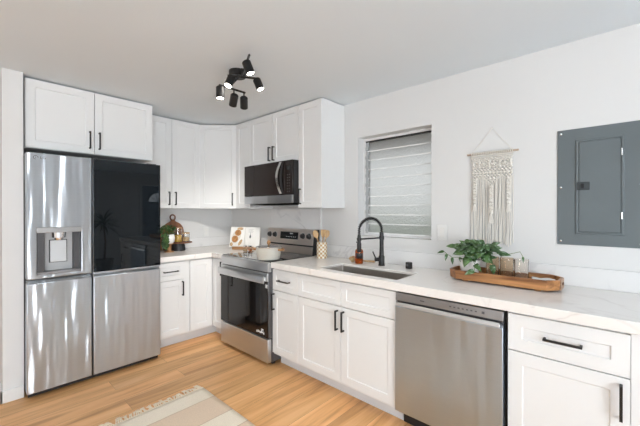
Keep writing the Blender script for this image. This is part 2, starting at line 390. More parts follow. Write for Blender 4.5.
for k in range(1, 5): a = PI*k/5; fb.tube([(1.16, yd+.008, 1.60), (1.16+.26*math.cos(a), yd+.008, 1.60+.26*math.sin(a))], .008, 6)
fb.tube([(1.16+.26*math.cos(PI*k/16), yd+.008, 1.60+.26*math.sin(PI*k/16)) for k in range(17)], .012, 6); fb.tube([(.9, yd+.008, 1.6), (1.42, yd+.008, 1.6)], .012, 6)
obj('fanlight_bar', fb, DOORP, d)
obj('door_handle', MB().cyl((.80, yd, 1.0), (.80, yd+.05, 1.0), .012).ball((.80, yd+.07, 1.0), .03), CHROME, d)
struct('trim_1', MB().cells([.66, .735, 1.585, 1.66], [0, 2.04, 2.12], {(1, 0)}, YF, YF+.015, 'xz'), TRIM)

# ------------------------------------------------------------------ louvred window above the sink
wn = empty('window_1', (0, 0, 0)); wn['kind'] = 'structure'
GX = .105
f = MB(); t = .022
f.cells([WS0, WS0+t, WS1-t, WS1], [WZ0, WZ0+t, WZ1-t, WZ1], {(1, 1)}, GX-.02, GX+.04, 'yz')
obj('window_frame', f, WIN, wn, .002)
for y0_, y1_ in ((WS1-t-.030, WS1-t), (WS0+t, WS0+t+.02)): obj('louvre_channel', MB().box(GX-.012, GX+.02, y0_, y1_, WZ0+t, WZ1-t), ALU, wn)
NS = 10; zz0, zz1 = WZ0+t+.004, WZ1-t-.014; pit = (zz1-zz0)/NS
obj('head_gasket', MB().box(GX-.014, GX+.02, WS0+t, WS1-t, WZ1-t-.012, WZ1-t), BLKP, wn)
for k in range(NS):
    zc = zz0+pit*(k+.5); g = MB()
    g.extr([(-.016, -pit*.52), (-.010, -pit*.52), (.016, pit*.52), (.010, pit*.52)], 'y', WS0+t+.021, WS1-t-.031)
    g.xf(Matrix.Translation((GX, 0, zc))); sl = obj('louvre_slat', g, FROST, wn)
    obj('slat_edge', MB().box(GX-.019, GX-.0135, WS0+t+.022, WS1-t-.032, zc-pit*.52-.003, zc-pit*.52+.006), EDGE, sl)
for k in range(NS):
    cl = MB(); zc = zz0+pit*k+.012; cl.box(GX-.026, GX-.010, WS1-t-.034, WS1-t-.004, zc, zc+.028); cl.box(GX-.020, GX-.010, WS1-t-.018, WS1-t-.006, zc+.028, zc+pit*.8)
    obj('louvre_clip', cl, ALU, wn)
tag(obj('garden_hedge', MB().box(5.0, 5.5, -7.0, 3.0, -.05, 1.1), GRASS), 'green garden hedge beyond the frosted louvre window', 'hedge')
struct('ground_outside', MB().box(XR+.2, 6, -8, 3, -.1, -.05).box(.2, XR+.2, -3.85, 3, -.1, -.05), pm('pale_paving', (.72, .72, .70), .9))
struct('added_eave', MB().box(.16, 1.25, -3.8, 3, 2.10, 2.18), EAVE)  # eave added outside so the top of the louvre glass looks darker

# ------------------------------------------------------------------ cabinets
def frame_panel(mb, x0, x1, z0, z1, yf, th=.019, rail=.056, rec=.007):
    # shaker front: outer slab with a recessed centre; front plane at y = yf (towards -y)
    yb = yf+th; o = [(x0, z0), (x1, z0), (x1, z1), (x0, z1)]; i = [(x0+rail, z0+rail), (x1-rail, z0+rail), (x1-rail, z1-rail), (x0+rail, z1-rail)]
    j = [(a+(.004 if a < (x0+x1)/2 else -.004), b+(.004 if b < (z0+z1)/2 else -.004)) for a, b in i]
    V = lambda L, y: [mb.bm.verts.new((a, y, b)) for a, b in L]
    O, I, J, K = V(o, yf), V(i, yf), V(j, yf+rec), V(o, yb)
    for k in range(4):
        n = (k+1) % 4
        mb.face([O[k], O[n], I[n], I[k]]); mb.face([I[k], I[n], J[n], J[k]]); mb.face([O[n], O[k], K[k], K[n]])
    mb.face(J); mb.face(K[::-1]); return mb
def handle(parent, x, z, yf, vert=True, L=.142):
    m = MB(); r = .0052
    if vert:
        m.box(x-r, x+r, yf-.034, yf-.034+2*r, z-L/2, z+L/2)
        for q in (z-L/2, z+L/2-2*r): m.box(x-r, x+r, yf-.034+2*r, yf-.0005, q, q+2*r)
    else:
        m.box(x-L/2, x+L/2, yf-.034, yf-.034+2*r, z-r, z+r)
        for q in (x-L/2, x+L/2-2*r): m.box(q, q+2*r, yf-.034+2*r, yf-.0005, z-r, z+r)
    return obj('handle', m, BLK, parent, .0012)
def front(kind, root, x0, x1, z0, z1, yf, h=None, rail=.056, vert=True):
    g = .0024; o = obj(kind, frame_panel(MB(), x0+g, x1-g, z0+g, z1-g, yf, rail=rail), CAB, root, .0012)
    if h: handle(o, h[0], h[1], yf, vert)
    return o
B, U = .631, .327; DT, DG, DB = .845, .665, .121; CT0, CT1 = .855, .904; ZT, ZB = 2.336, 1.376
R = -PI/2   # turned so that local x runs along the right-hand wall towards the camera
def base_body(root, x0, x1, open_top=False, toe=True):
    m = MB(); bd = B-.0195
    if open_top:
        m.box(x0+.001, x0+.017, -bd, -.004, .105, CT0-.001).box(x1-.017, x1-.001, -bd, -.004, .105, CT0-.001).box(x0+.017, x1-.017, -bd, -.004, .105, .121).box(x0+.017, x1-.017, -.016, -.004, .121, CT0-.001).box(x0+.017, x1-.017, -bd, -bd+.018, CT0-.03, CT0-.001)
    else: m.box(x0+.001, x1-.001, -bd, -.004, .105, CT0-.001)
    obj('body', m, CAB, root)
    obj('toe_kick', MB().box(x0+.001, x1-.001, -.535, -.52, 0.001, .105), TOE, root)
# left base cabinet beside the refrigerator
XA = -1.218
c = thing('base_cabinet', 'narrow white base cabinet with one drawer and one door touching the refrigerator', 'cabinet', (XA, 0, 0)); wA = 1.222-.9
base_body(c, 0, 1.218-.8785)
front('drawer', c, 0, .286, DG, DT, -B, (.143, .755), .045, False)
front('door', c, 0, .286, DB, DG, -B, (.258, .575))
# L shaped corner cabinet
c = thing('corner_base_cabinet', 'white inside-corner base cabinet with two narrow doors meeting in the corner', 'cabinet', (0, 0, 0))
CC = .878; bd = B-.0195
obj('body', MB().cells([-CC+.001, -bd, -.004], [-CC+.001, -bd, -.004], {(0, 0)}, .105, CT0-.001), CAB, c)
obj('toe_kick', MB().cells([-CC+.001, -.535, -.52], [-CC+.001, -.535, -.52], {(0, 0)}, .001, .105), TOE, c)
front('door', c, -CC, -B-.002, DB, DT, -B)
q = empty('door', (0, 0, 0), R); q.parent = c
bpy.data.objects.remove(q)
m = frame_panel(MB(), B+.004, CC-.002, DB+.002, DT-.002, -B); m.xf(Matrix.Rotation(R, 4, 'Z'))
dd = obj('door', m, CAB, c, .0012)
hh = MB(); hx, hz = CC-.035, .755
hh.box(-B-.034, -B-.0236, -hx-.0052, -hx+.0052, hz-.071, hz+.071)
for qz in (hz-.071, hz+.0606): hh.box(-B-.0236, -B-.0005, -hx-.0052, -hx+.0052, qz, qz+.0104)
obj('handle', hh, BLK, dd, .0012)
# right-hand run
def rt(name, label, s0, cat='cabinet', z=0): return thing(name, label, cat, (0, -s0, z), R)
S1, S2, S3, S4, S5 = 1.645, 1.966, 2.848, 3.458, 3.905
c = rt('base_cabinet', 'slim white base cabinet with drawer and door between the range and the sink', S1); wd = S2-S1
base_body(c, 0, wd); front('drawer', c, 0, wd, DG, DT, -B, (wd/2, .757), .045, False); front('door', c, 0, wd, DB, DG, -B, (.026, .567))
c = rt('sink_base_cabinet', 'wide white cabinet under the sink with two doors and two false drawer fronts', S2); wd = S3-S2
base_body(c, 0, wd, True)
for a, b_, hx in ((0, wd/2, wd/2-.028), (wd/2, wd, wd/2+.028)):
    front('drawer_front', c, a, b_, DG, DT, -B, None, .045); front('door', c, a, b_, DB, DG, -B, (hx, .567))
c = rt('base_cabinet', 'white base cabinet with wide drawer, on the side of the dishwasher away from the sink', S4); wd = S5-S4
base_body(c, 0, 4.02-S4); front('drawer', c, 0.004, wd, DG, DT, -B, (wd/2, .757), .058, False); front('door', c, 0.004, wd, DB, DG, -B, (wd-.030, .567), .060)
obj('end_stile', MB().box(wd-.0008, 4.02-S4, -B, -B+.0185, DB, CT0-.003), CAB, c, .001)

# wall cabinets
def wall_body(root, x0, x1, z0=ZB, z1=ZT, dep=None):
    obj('body', MB().box(x0+.0008, x1-.0008, -((dep or U)-.0195), -.003, z0, z1), CAB, root)
c = thing('wall_cabinet', 'deep white two-door wall cabinet directly over the refrigerator', 'cabinet', (-2.137, 0, 0)); wd = .898
wall_body(c, 0, wd, 1.819, ZT, B); md = .436
front('door', c, 0, md, 1.819, ZT, -B, (md-.035, 1.932)); front('door', c, md, wd, 1.819, ZT, -B, (md+.033, 1.932))
c = thing('wall_cabinet', 'tall white two-door wall cabinet above the cutting board and plant', 'cabinet', (-1.2375, 0, 0)); wd = 1.2375-.612
wall_body(c, 0, wd); front('door', c, 0, .3065, ZB, ZT, -U, (.3065-.034, 1.483)); front('door', c, .3065, wd, ZB, ZT, -U, (.3065+.034, 1.483))
c = thing('corner_wall_cabinet', 'white diagonal corner wall cabinet with a single door', 'cabinet', (0, 0, 0))
e_ = .611; uu = U-.0195
obj('body', MB().prism([(-.004, -.004), (-e_, -.004), (-e_, -uu), (-uu, -e_), (-.004, -e_)], ZB, ZT), CAB, c)
dl = math.hypot(e_-uu, e_-uu); m = frame_panel(MB(), .004, dl-.004, ZB+.002, ZT-.002, -.0195)
m.xf(Matrix.Translation((-e_, -uu, 0)) @ Matrix.Rotation(-PI/4, 4, 'Z')); dd = obj('door', m, CAB, c, .0012)
hm = MB(); hx = dl-.045; r = .0052; z = 1.483; L_ = .142; yf = -.0195
hm.box(hx-r, hx+r, yf-.034, yf-.034+2*r, z-L_/2, z+L_/2)
for q in (z-L_/2, z+L_/2-2*r): hm.box(hx-r, hx+r, yf-.034+2*r, yf-.0005, q, q+2*r)
hm.xf(Matrix.Translation((-e_, -uu, 0)) @ Matrix.Rotation(-PI/4, 4, 'Z')); obj('handle', hm, BLK, dd, .0012)
T0, T1, T2, T3 = .612, .891, 1.653, 1.947
c = rt('wall_cabinet', 'narrow white wall cabinet between the diagonal corner and the microwave', T0); wall_body(c, 0, T1-T0); front('door', c, 0.008, T1-T0, ZB, ZT, -U)
c = rt('wall_cabinet', 'short white two-door wall cabinet above the microwave', T1); wd = T2-T1
wall_body(c, 0, wd, 1.826); front('door', c, 0, wd/2, 1.826, ZT, -U, (wd/2-.032, 1.925)); front('door', c, wd/2, wd, 1.826, ZT, -U, (wd/2+.032, 1.925))
c = rt('wall_cabinet', 'narrow white wall cabinet at the end of the run beside the window', T2); wall_body(c, 0, T3-T2); front('door', c, 0, T3-T2, ZB, ZT, -U, (.034, 1.483))

# ------------------------------------------------------------------ countertops and splashbacks
o = obj('countertop', MB().cells([-1.225, -.652, -.003], [-.883, -.652, -.003], {(0, 0)}, CT0, CT1), QTZ, None, .003)
tag(o, 'white veined quartz countertop in the corner between refrigerator and range', 'countertop')
SX0, SX1, SY0, SY1 = -.568, -.272, -2.815, -2.140
o = obj('countertop', MB().cells([-.652, SX0, SX1, -.003], [-4.02, SY0, SY1, -1.648], {(1, 1)}, CT0, CT1), QTZ, None, .003)
tag(o, 'long white veined quartz countertop with the sink cut into it', 'countertop')
SP = 1.018
o = obj('backsplash', MB().cells([-1.225, -.022, -.002], [-.862, -.022, -.002], {(0, 0)}, CT1+.0005, SP), QTZ2, None, .0015); tag(o, 'low white quartz backsplash strip in the corner behind the cookbook', 'backsplash')
o = obj('backsplash', MB().box(-.022, -.002, -4.02, -1.658, CT1+.0005, SP), QTZ2, None, .0015); tag(o, 'low white quartz backsplash strip running behind the sink and tray', 'backsplash')
o = obj('backsplash', MB().box(-.024, -.002, -1.656, -.864, .895, ZB-.002), QTZ2, None, .0015); tag(o, 'tall white veined slab backsplash behind the range', 'backsplash')

# ------------------------------------------------------------------ refrigerator
FX0, FX1, FM = -2.146, -1.236, -1.755
fr = thing('refrigerator', 'stainless steel four-door refrigerator with black glass upper door and water dispenser', 'refrigerator', ((FX0+FX1)/2, -.4, 0))
def FB(m): return m.xf(Matrix.Translation((-(FX0+FX1)/2, .4, 0)))
FY = -.80; yb = -.715
obj('body', FB(MB().box(FX0+.004, FX1-.004, -.71, -.03, .03, 1.755)), DARKST, fr, .004)
for x in (FX0+.05, FX1-.09):
    for y in (-.70, -.12): obj('foot', FB(MB().box(x, x+.04, y, y+.04, 0, .03)), BLKP, fr)
obj('foot_grille', FB(MB().box(FX0+.01, FX1-.01, -.76, -.702, .012, .04)), BLKP, fr)
for x0_, x1_, y0_ in ((FX0+.02, FX0+.10, -.76), (FX1-.10, FX1-.02, -.76), (FM-.06, FM+.06, -.75)): obj('hinge_cover', FB(MB().box(x0_, x1_, y0_, -.67, 1.7565, 1.772)), BLKP, fr, .003)
ZU, ZL, ZTp = .858, .828, 1.762
# freezer door with dispenser opening
DX0, DX1, DZ0, DZ1 = -2.090, -1.828, .885, 1.222
m = MB().cells([FX0, DX0, DX1, FM-.004], [ZU, DZ0, DZ1, ZTp], {(1, 1)}, FY, yb, 'xz')
dr = obj('freezer_door', FB(m), STEEL, fr, .006)
m = MB(); m.box(DX0, DX1, yb-.012, yb-.002, DZ0, DZ1); obj('dispenser_back', FB(m), pm('light_grey_plastic', (.50, .51, .52), .35), dr)
CHK = pm('charcoal_plastic', (.07, .07, .075), .4)
obj('dispenser_cheek', FB(MB().extr([(DX0+.001, DZ0), (DX0+.045, DZ0), (DX0+.045, DZ1), (DX0+.001, DZ1)], 'y', FY+.012, yb-.012)), CHK, dr, .002)
obj('dispenser_cheek', FB(MB().extr([(DX1-.045, DZ0), (DX1-.001, DZ0), (DX1-.001, DZ1), (DX1-.045, DZ1)], 'y', FY+.030, yb-.012)), CHK, dr, .002)
m = MB(); m.box(DX0-.004, DX1+.004, FY-.004, FY+.03, DZ1-.035, DZ1+.004); obj('dispenser_header', FB(m), pm('grey_header', (.36, .36, .36), .35, metal=.4), dr, .003)
xc = (DX0+DX1)/2
m = MB(); m.cyl((xc, -.752, DZ1-.036), (xc, -.752, DZ1-.075), .045, .042, 28); m.cyl((xc, -.752, DZ1-.075), (xc, -.752, DZ1-.092), .030, .026, 28); obj('dispenser_nozzle', FB(m), CHROME, dr)
m = MB(); m.box(xc-.054, xc+.054, yb-.018, yb-.012, DZ0+.075, DZ1-.092); obj('paddle_seal', FB(m), BLKP, dr)
m = MB(); m.extr([(yb-.026, DZ1-.096), (yb-.019, DZ1-.096), (yb-.019, DZ0+.079), (yb-.034, DZ0+.079)], 'x', xc-.049, xc+.049); obj('dispenser_paddle', FB(m), pm('silver_plastic', (.62, .63, .64), .3, metal=.3), dr, .002)
m = MB(); m.box(DX0+.001, DX1-.001, FY-.002, yb-.012, DZ0-.002, DZ0+.018); obj('drip_tray', FB(m), pm('tray_plastic', (.24, .24, .25), .4), dr, .002)
t_ = text_on('brand_logo', 'LG', .026, GREYI, dr, (-2.055-(FX0+FX1)/2, FY-.0012+.4, 1.728), (PI/2, 0, 0))
m = MB(); ring = [(-2.095+.013*math.cos(a), FY-.001, 1.728+.013*math.sin(a)) for a in (2*PI*k/20 for k in range(16))]; m.tube(ring, .0018, 6); m.box(-2.0965, -2.0945, FY-.002, FY-.0002, 1.722, 1.734); obj('brand_emblem', FB(m), GREYI, dr)
# glass door
m = MB().box(FM+.004, FX1, FY+.004, yb, ZU-.014, ZTp); dg = obj('glass_door', FB(m), STEEL, fr, .004)
obj('glass_panel', FB(MB().box(FM+.006, FX1-.002, FY-.002, FY+.0035, ZU+.002, ZTp-.002)), BGLASS, dg, .0015)
for a, b_ in ((FX0, FM-.004), (FM+.004, FX1)):
    dl_ = obj('lower_door', FB(MB().box(a, b_, FY, yb, .045, ZL)), STEEL, fr, .007)
    obj('finger_grip', FB(MB().extr([(FY+.012, ZL-.002), (yb, ZL-.002), (yb, ZU-.015), (FY+.030, ZU-.015)], 'x', a+.004, b_-.004)), STEELP, dl_)

# ------------------------------------------------------------------ range
rg = rt('range', 'freestanding stainless steel electric range with black oven window', (.886+1.645)/2, 'range'); RW = .757; h = RW/2
obj('body', MB().box(-h+.002, h-.002, -.64, -.03, .03, .895), DARKST, rg, .002)
for x in (-h+.05, h-.05):
    for y in (-.58, -.10): obj('foot', MB().cyl((x, y, 0), (x, y, .03), .02, seg=14), BLKP, rg)
obj('kick_plate', MB().box(-h+.01, h-.01, -.62, -.60, .012, .03), BLKP, rg)
dw = obj('storage_drawer', MB().box(-h, h, -.680, -.641, .035, .238), STEELP, rg, .004)
od = obj('oven_door', MB().box(-h, h, -.672, -.641, .246, .812), DARKST, rg, .003)
obj('oven_window', MB().box(-h+.002, h-.002, -.682, -.672, .250, .735), BGLASS2, od, .003)
obj('door_rail', MB().box(-h+.001, h-.001, -.684, -.672, .737, .81), STEELP, od, .003)
prof = [(-.716+.008*math.cos(2*PI*k/20), .758+.034*math.sin(2*PI*k/20)) for k in range(20)]
m = MB().extr(prof, 'x', -h+.012, h-.012)
for x in (-h+.03, h-.05): m.box(x, x+.02, -.712, -.684, .742, .775)
obj('handle', m, STEELP, od, 0)
obj('energy_label', MB().box(h-.030, h-.004, -.6832, -.6822, .683, .713), LABEL, od)
m = MB()
for k, (a, b_) in enumerate(((.22, .235), (.24, .248), (.252, .262), (.268, .284), (.288, .298), (.302, .31), (.316, .332))): m.box(a, b_, -.6832, -.6822, .275+.003*(k % 3), .292+.004*((k*2) % 3))
m.box(.285, .325, -.6832, -.6822, .302, .306); m.box(.29, .32, -.6832, -.6822, .311, .318)
obj('window_print', m, LABEL, od)
obj('front_lip', MB().extr([(-.676, .818), (-.641, .818), (-.641, .900), (-.660, .905), (-.676, .892)], 'x', -h, h), STEELP, rg, .002)
ck = obj('cooktop', MB().box(-h, h, -.660, -.10, .8955, .909), BGLASS, rg, .002)
RNG = pm('grey_print', (.22, .22, .22), .4)
for x, y, r in ((-.19, -.50, .095), (.19, -.50, .11), (-.19, -.25, .075), (.19, -.25, .085)):
    obj('burner_ring', MB().tube([(x+r*math.cos(a), y+r*math.sin(a), .909) for a in (2*PI*k/36 for k in range(36))], .0012, 4, closed=True), RNG, ck)
# back guard with controls
bgp = [(-.100, .909), (-.030, .909), (-.030, 1.158), (-.072, 1.158), (-.088, 1.02)]
bk = obj('backguard', MB().extr(bgp, 'x', -h, h-.030), steel('stainless_backguard', (.80, .74, .70), .38, .3, .25, .003), rg, .002)
obj('backguard_end', MB().extr([(y-.001, z) for y, z in bgp], 'x', h-.0295, h), BLKP, bk)
obj('black_band', MB().box(-h, h-.030, -.0935, -.080, .985, 1.000), BLKP, bk)
def fy(z): return -.088+(z-1.02)/(1.158-1.02)*.016
m = MB(); zc = 1.09; m.extr([(fy(1.05)-.003, 1.05), (fy(1.05)+.004, 1.05), (fy(1.125)+.004, 1.125), (fy(1.125)-.003, 1.125)], 'x', -.155, .125); ds = obj('display', m, GREEND, bk, .001)
m = MB()
for k in range(6): m.box(-.06+k*.028, -.046+k*.028, fy(1.075)-.0045, fy(1.075)-.0035, 1.073, 1.076); 
for k in range(4): m.box(.00+k*.012, .008+k*.012, fy(1.11)-.0045, fy(1.11)-.0035, 1.103, 1.114)
obj('display_print', m, LABEL, ds)
for x in (-.332, -.242, .200, .290):
    m = MB(); m.lathe([(.029, 0), (.029, .006), (.024, .010), (.022, .028), (.018, .031), (0, .031)], (x, fy(1.09)+.001, 1.09), 24, 'y')
    kb = obj('knob', m, BLKP, bk)
    obj('knob_ring', MB().lathe([(.034, 0), (.034, .003), (.0285, .004)], (x, fy(1.09)-.0005, 1.09), 28, 'y'), SATIN, kb)

# ------------------------------------------------------------------ microwave
mw = rt('microwave', 'black and stainless over-the-range microwave with a curved silver handle', (T1+T2)/2, 'microwave'); h = .378
obj('body', MB().extr([(-.380, 1.425), (-.03, 1.405), (-.03, 1.822), (-.380, 1.822)], 'x', -h, h), BLKP, mw, .002)
obj('vent_underside', MB().box(-h+.01, h-.01, -.372, -.04, 1.398, 1.404), STEELP, mw)
dd = obj('door', MB().box(-h+.0, .272, -.402, -.381, 1.500, 1.822), MWG, mw, .003)
obj('control_panel', MB().box(.274, h, -.400, -.381, 1.500, 1.822), MWG, mw, .003)
m = MB()
for r_ in range(7):
    for c_ in range(2): m.box(.305+c_*.026, .316+c_*.026, -.4012, -.4002, 1.525+r_*.026, 1.534+r_*.026)
obj('keypad', m, pm('dim_print', (.055, .055, .055), .5), mw)
obj('display', MB().box(.295, .350, -.4012, -.4002, 1.73, 1.765), GREEND, mw)
obj('lower_trim', MB().extr([(-.402, 1.498), (-.381, 1.498), (-.381, 1.426), (-.402, 1.420)], 'x', -h, h), STEELP, mw, .002)
pts = arc((.225, -.405, 1.512), (.225, -.405, 1.812), (0, -.052, 0), 16)
m = MB()
rs_ = []
for p in pts: rs_.append([(p.x-.016, p.y-.006, p.z), (p.x+.016, p.y-.006, p.z), (p.x+.012, p.y+.004, p.z), (p.x-.012, p.y+.004, p.z)])
m.rings(rs_); obj('handle', m, pm('satin_silver', (.75, .73, .70), .25, metal=1), dd, 0, 60)
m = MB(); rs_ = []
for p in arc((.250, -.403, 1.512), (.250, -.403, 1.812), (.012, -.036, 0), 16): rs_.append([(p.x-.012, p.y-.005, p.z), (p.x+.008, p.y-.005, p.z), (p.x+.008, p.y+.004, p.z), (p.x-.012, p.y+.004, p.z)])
m.rings(rs_); obj('handle_black_rail', m, BLKP, dd)  # black bowed rail beside the silver handle

# ------------------------------------------------------------------ dishwasher
dwz = rt('dishwasher', 'stainless steel dishwasher under the countertop with a pocket handle', (S3+S4)/2, 'dishwasher'); h = .3025
obj('body', MB().box(-h+.004, h-.004, -.60, -.03, .10, .848), BLKP, dwz)
obj('toe_panel', MB().box(-h+.004, h-.004, -.545, -.53, .004, .10), BLKP, dwz)
dd = obj('door', MB().extr([(-.655, .125), (-.601, .125), (-.601, .778), (-.640, .778), (-.655, .765)], 'x', -h+.003, h-.008), STEELD, dwz, .003)
obj('handle_lip', MB().extr([(-.662, .770), (-.640, .764), (-.636, .785), (-.656, .790)], 'x', -h+.012, h-.022), pm('satin_lip', (.72, .72, .72), .3, metal=1), dd, .002)
obj('pocket', MB().box(-h+.006, h-.014, -.625, -.602, .779, .800), DARKST, dd)
cp = obj('control_panel', MB().extr([(-.650, .800), (-.601, .800), (-.601, .846), (-.644, .846)], 'x', -h+.003, h-.008), steel('stainless_console', (.36, .36, .365), .33, .5, .25, .003), dd, .002)
m = MB()
for k in range(7): m.box(.03+k*.022, .040+k*.022, -.6495, -.6475, .820, .826)
m.box(.195, .208, -.6495, -.6475, .817, .829); m.box(-.14, -.115, -.6495, -.6475, .820, .825)
obj('console_print', m, GREYI, cp)

# ------------------------------------------------------------------ sink and tap
sk = thing('sink', 'undermount stainless steel single bowl sink set into the countertop', 'sink', ((SX0+SX1)/2, (SY0+SY1)/2, CT0-.2))
a, b_ = (SX1-SX0)/2-.001, (SY1-SY0)/2-.001; H = .232
m = MB()
def rr(hx, hy, z, r=.03, n=5):
    P = []
    for cx_, cy_, a0 in ((hx-r, hy-r, 0), (-hx+r, hy-r, PI/2), (-hx+r, -hy+r, PI), (hx-r, -hy+r, 1.5*PI)):
        for k in range(n+1): P.append((cx_+r*math.cos(a0+PI/2*k/n), cy_+r*math.sin(a0+PI/2*k/n), z))
    return P
R_ = [rr(a, b_, H, .004), rr(a-.0015, b_-.0015, H, .004), rr(a-.003, b_-.003, .03, .02), rr(a-.03, b_-.03, .003, .03), rr(.04, .04, .0, .039), rr(.04, .04, -.004, .039), rr(a-.028, b_-.028, -.002, .03), rr(a-.001, b_-.001, .028, .02)]
m.rings(R_, cap=False, closed=True); obj('basin', m, STEELS, sk)
obj('drain', MB().lathe([(.0, -.006), (.036, -.006), (.038, .002), (.030, .002), (.028, -.002), (0, -.002)], (0, 0, 0)), CHROME, sk)

tp = thing('kitchen_faucet', 'matte black spring-neck kitchen faucet behind the sink', 'faucet', (-.148, -2.441, CT1))
D = Vector((-.237, .052, 0)); Dn = D.normalized()
m = MB(); m.lathe([(.027, 0), (.027, .006), (.024, .010), (.024, .075), (.019, .080), (.0165, .15), (.0165, .27), (.011, .272), (0, .272)]); obj('column', m, BLK, tp)
z0 = .272; pts = [Vector((0, 0, z0))]
n = 28; topz = .315
pth = [Vector((0, 0, .27)), Vector((0, 0, .29))]
for k in range(n+1):
    a_ = PI*k/n; pth.append(D*(1-math.cos(a_))/2+Vector((0, 0, .285+.098*math.sin(a_))))
pth += [D+Vector((0, 0, .27)), D+Vector((0, 0, .245))]
obj('hose', MB().tube(pth, .0070, 10), BLKP, tp)
# spring coil round the hose
m = MB(); dens = []
for i in range(len(pth)-1):
    for k in range(12): dens.append(pth[i].lerp(pth[i+1], k/12))
co = []; acc = 0; side = Dn.cross(Vector((0, 0, 1)))
for i in range(1, len(dens)):
    tt = (dens[i]-dens[i-1]); L_ = tt.length
    if L_ < 1e-7: continue
    acc += L_; tt.normalize(); n1 = side; n2 = tt.cross(side).normalized(); a_ = acc/.0135*2*PI
    co.append(dens[i]+n1*math.cos(a_)*.0118+n2*math.sin(a_)*.0118)
m.tube(co, .0020, 5); obj('spring', m, BLK, tp)
m = MB(); m.lathe([(.011, .26), (.0135, .245), (.0135, .20), (.017, .19), (.018, .13), (.016, .125), (0, .125)], (D.x, D.y, 0)); obj('spray_head', m, BLK, tp)
m = MB(); m.tube([(0, 0, .225), D+Vector((0, 0, .225))], .0062, 8); m.lathe([(.0205, .212), (.0205, .238)], (0, 0, 0)); m.lathe([(.018, .214), (.018, .236)], (D.x, D.y, 0)); obj('support_arm', m, BLK, tp)
m = MB(); q = Vector((-.6, .45, 0)).normalized(); m.tube([(0, 0, .05), q*.055+Vector((0, 0, .05))], [.0165, .0165], 16); m.tube([q*.048+Vector((0, 0, .055)), q*.075+Vector((0, 0, .115))], [.006, .0045], 8); obj('lever', m, BLK, tp)

bt = thing('soap_bottle', 'amber glass soap bottle with black label beside the faucet', 'bottle', (-.195, -2.252, CT1))
obj('glass', MB().lathe([(0, .002), (.030, .002), (.034, .007), (.034, .105), (.030, .118), (.014, .128), (.013, .142), (.011, .142), (.011, .128), (.028, .115), (.0315, .105), (.0315, .010), (0, .006)]), AMBER, bt)
obj('soap', MB().lathe([(0, .0065), (.031, .0105), (.031, .07), (0, .07)]), SOAP, bt)
m = MB(); R1 = []
for z in (.042, .092): R1.append(z)
pts_ = [(.0346*math.cos(a), .0346*math.sin(a)) for a in (math.radians(170+k*10) for k in range(12))]
v0 = [m.bm.verts.new((x, y, .046)) for x, y in pts_]; v1 = [m.bm.verts.new((x, y, .092)) for x, y in pts_]
for k in range(11): m.face([v0[k], v0[k+1], v1[k+1], v1[k]])
lo = obj('label', m, BLKP, bt); sm = lo.modifiers.new('solid', 'SOLIDIFY'); sm.thickness = .0005; sm.offset = 1
obj('pump', MB().lathe([(.015, .140), (.015, .156), (.006, .158), (.006, .180), (0, .18)]).box(-.034, .008, -.006, .006, .178, .188), BLKP, bt)

br = thing('dish_brush', 'round wooden dish brush with a long handle lying behind the soap bottle', 'brush', (-.160, -2.160, CT1))
m = MB(); m.tube([(.0, -.02, .026), (.045, -.075, .014), (.098, -.16, .010)], [.008, .0075, .009], 8); obj('handle', m, WOODL, br)
m = MB(); m.lathe([(0, 0), (.026, 0), (.028, .010), (.024, .018), (0, .020)]); m.xf(Matrix.Translation((-.008, 0, .030)) @ Matrix.Rotation(-.5, 4, 'X')); obj('head', m, WOODL, br)
m = MB(); m.lathe([(.018, -.026), (.024, 0)], seg=20); m.xf(Matrix.Translation((-.008, 0, .030)) @ Matrix.Rotation(-.5, 4, 'X')); obj('bristles', m, pm('bristle', (.62, .48, .28), .9, bump=.8, bscale=200), br)

ac = thing('air_gap_cap', 'small square black fitting on the countertop between faucet and tray', 'countertop fitting', (-.135, -2.676, CT1), math.radians(-15))
obj('case', MB().box(-.018, .018, -.020, .020, 0, .050), BLKP, ac, .004); obj('button', MB().box(-.019, -.0175, -.010, .010, .020, .036), DARKST, ac, .002)

# ------------------------------------------------------------------ wall fittings
o = thing('light_switch', 'white wall switch plate between the window and the macrame hanging', 'switch', (0, -2.880, 1.183), R)
obj('plate', MB().box(-.039, .039, -.0065, -.0008, -.061, .061), TRIM, o, .003)
obj('rocker', MB().box(-.017, .017, -.010, -.0065, -.034, .034), WHITE, o, .002)
o = thing('power_outlet', 'white wall outlet above the backsplash in the corner', 'outlet', (-.367, 0, 1.090))
obj('plate', MB().box(-.036, .036, -.0065, -.0008, -.058, .058), TRIM, o, .003)
for z in (.006, -.036): obj('socket', MB().box(-.016, .016, -.0085, -.0065, z, z+.030), WHITE, o, .002)
o = thing('power_outlet', 'white wall outlet half hidden behind the pale tall cabinet edge by the fridge', 'outlet', (0, 0, 0)) if False else None

ep = thing('electrical_panel', 'dark grey metal electrical panel flush on the wall', 'electrical panel', (0, -3.587, 1.144), R)
PW, PH = .383, .684
obj('cover', MB().box(0, PW, -.006, -.0008, 0, PH), PANELG, ep, .0015)
obj('door_rim', MB().cells([.088, .100, .286, .300], [.066, .078, .604, .616], {(1, 1)}, -.013, -.006, 'xz'), PANELG, ep, .003)
pd = obj('door', MB().box(.103, .283, -.012, -.0062, .081, .601), PANELG, ep, .002)
obj('latch', MB().box(.094, .152, -.018, -.0122, .322, .368), PANELD, pd, .003); obj('latch_slide', MB().box(.113, .128, -.023, -.018, .333, .357), BLKP, pd, .002)
for z in (.175, .525): obj('hinge', MB().cyl((.288, -.013, z-.018), (.288, -.013, z+.018), .004, seg=10), CHROME, ep)
for x in (.018, .365):
    for z in (.022, .342, .662): obj('screw', MB().lathe([(.0065, 0), (.006, .002), (.003, .003), (0, .003)], (x, -.006, z), 12, 'y'), CHROME, ep)

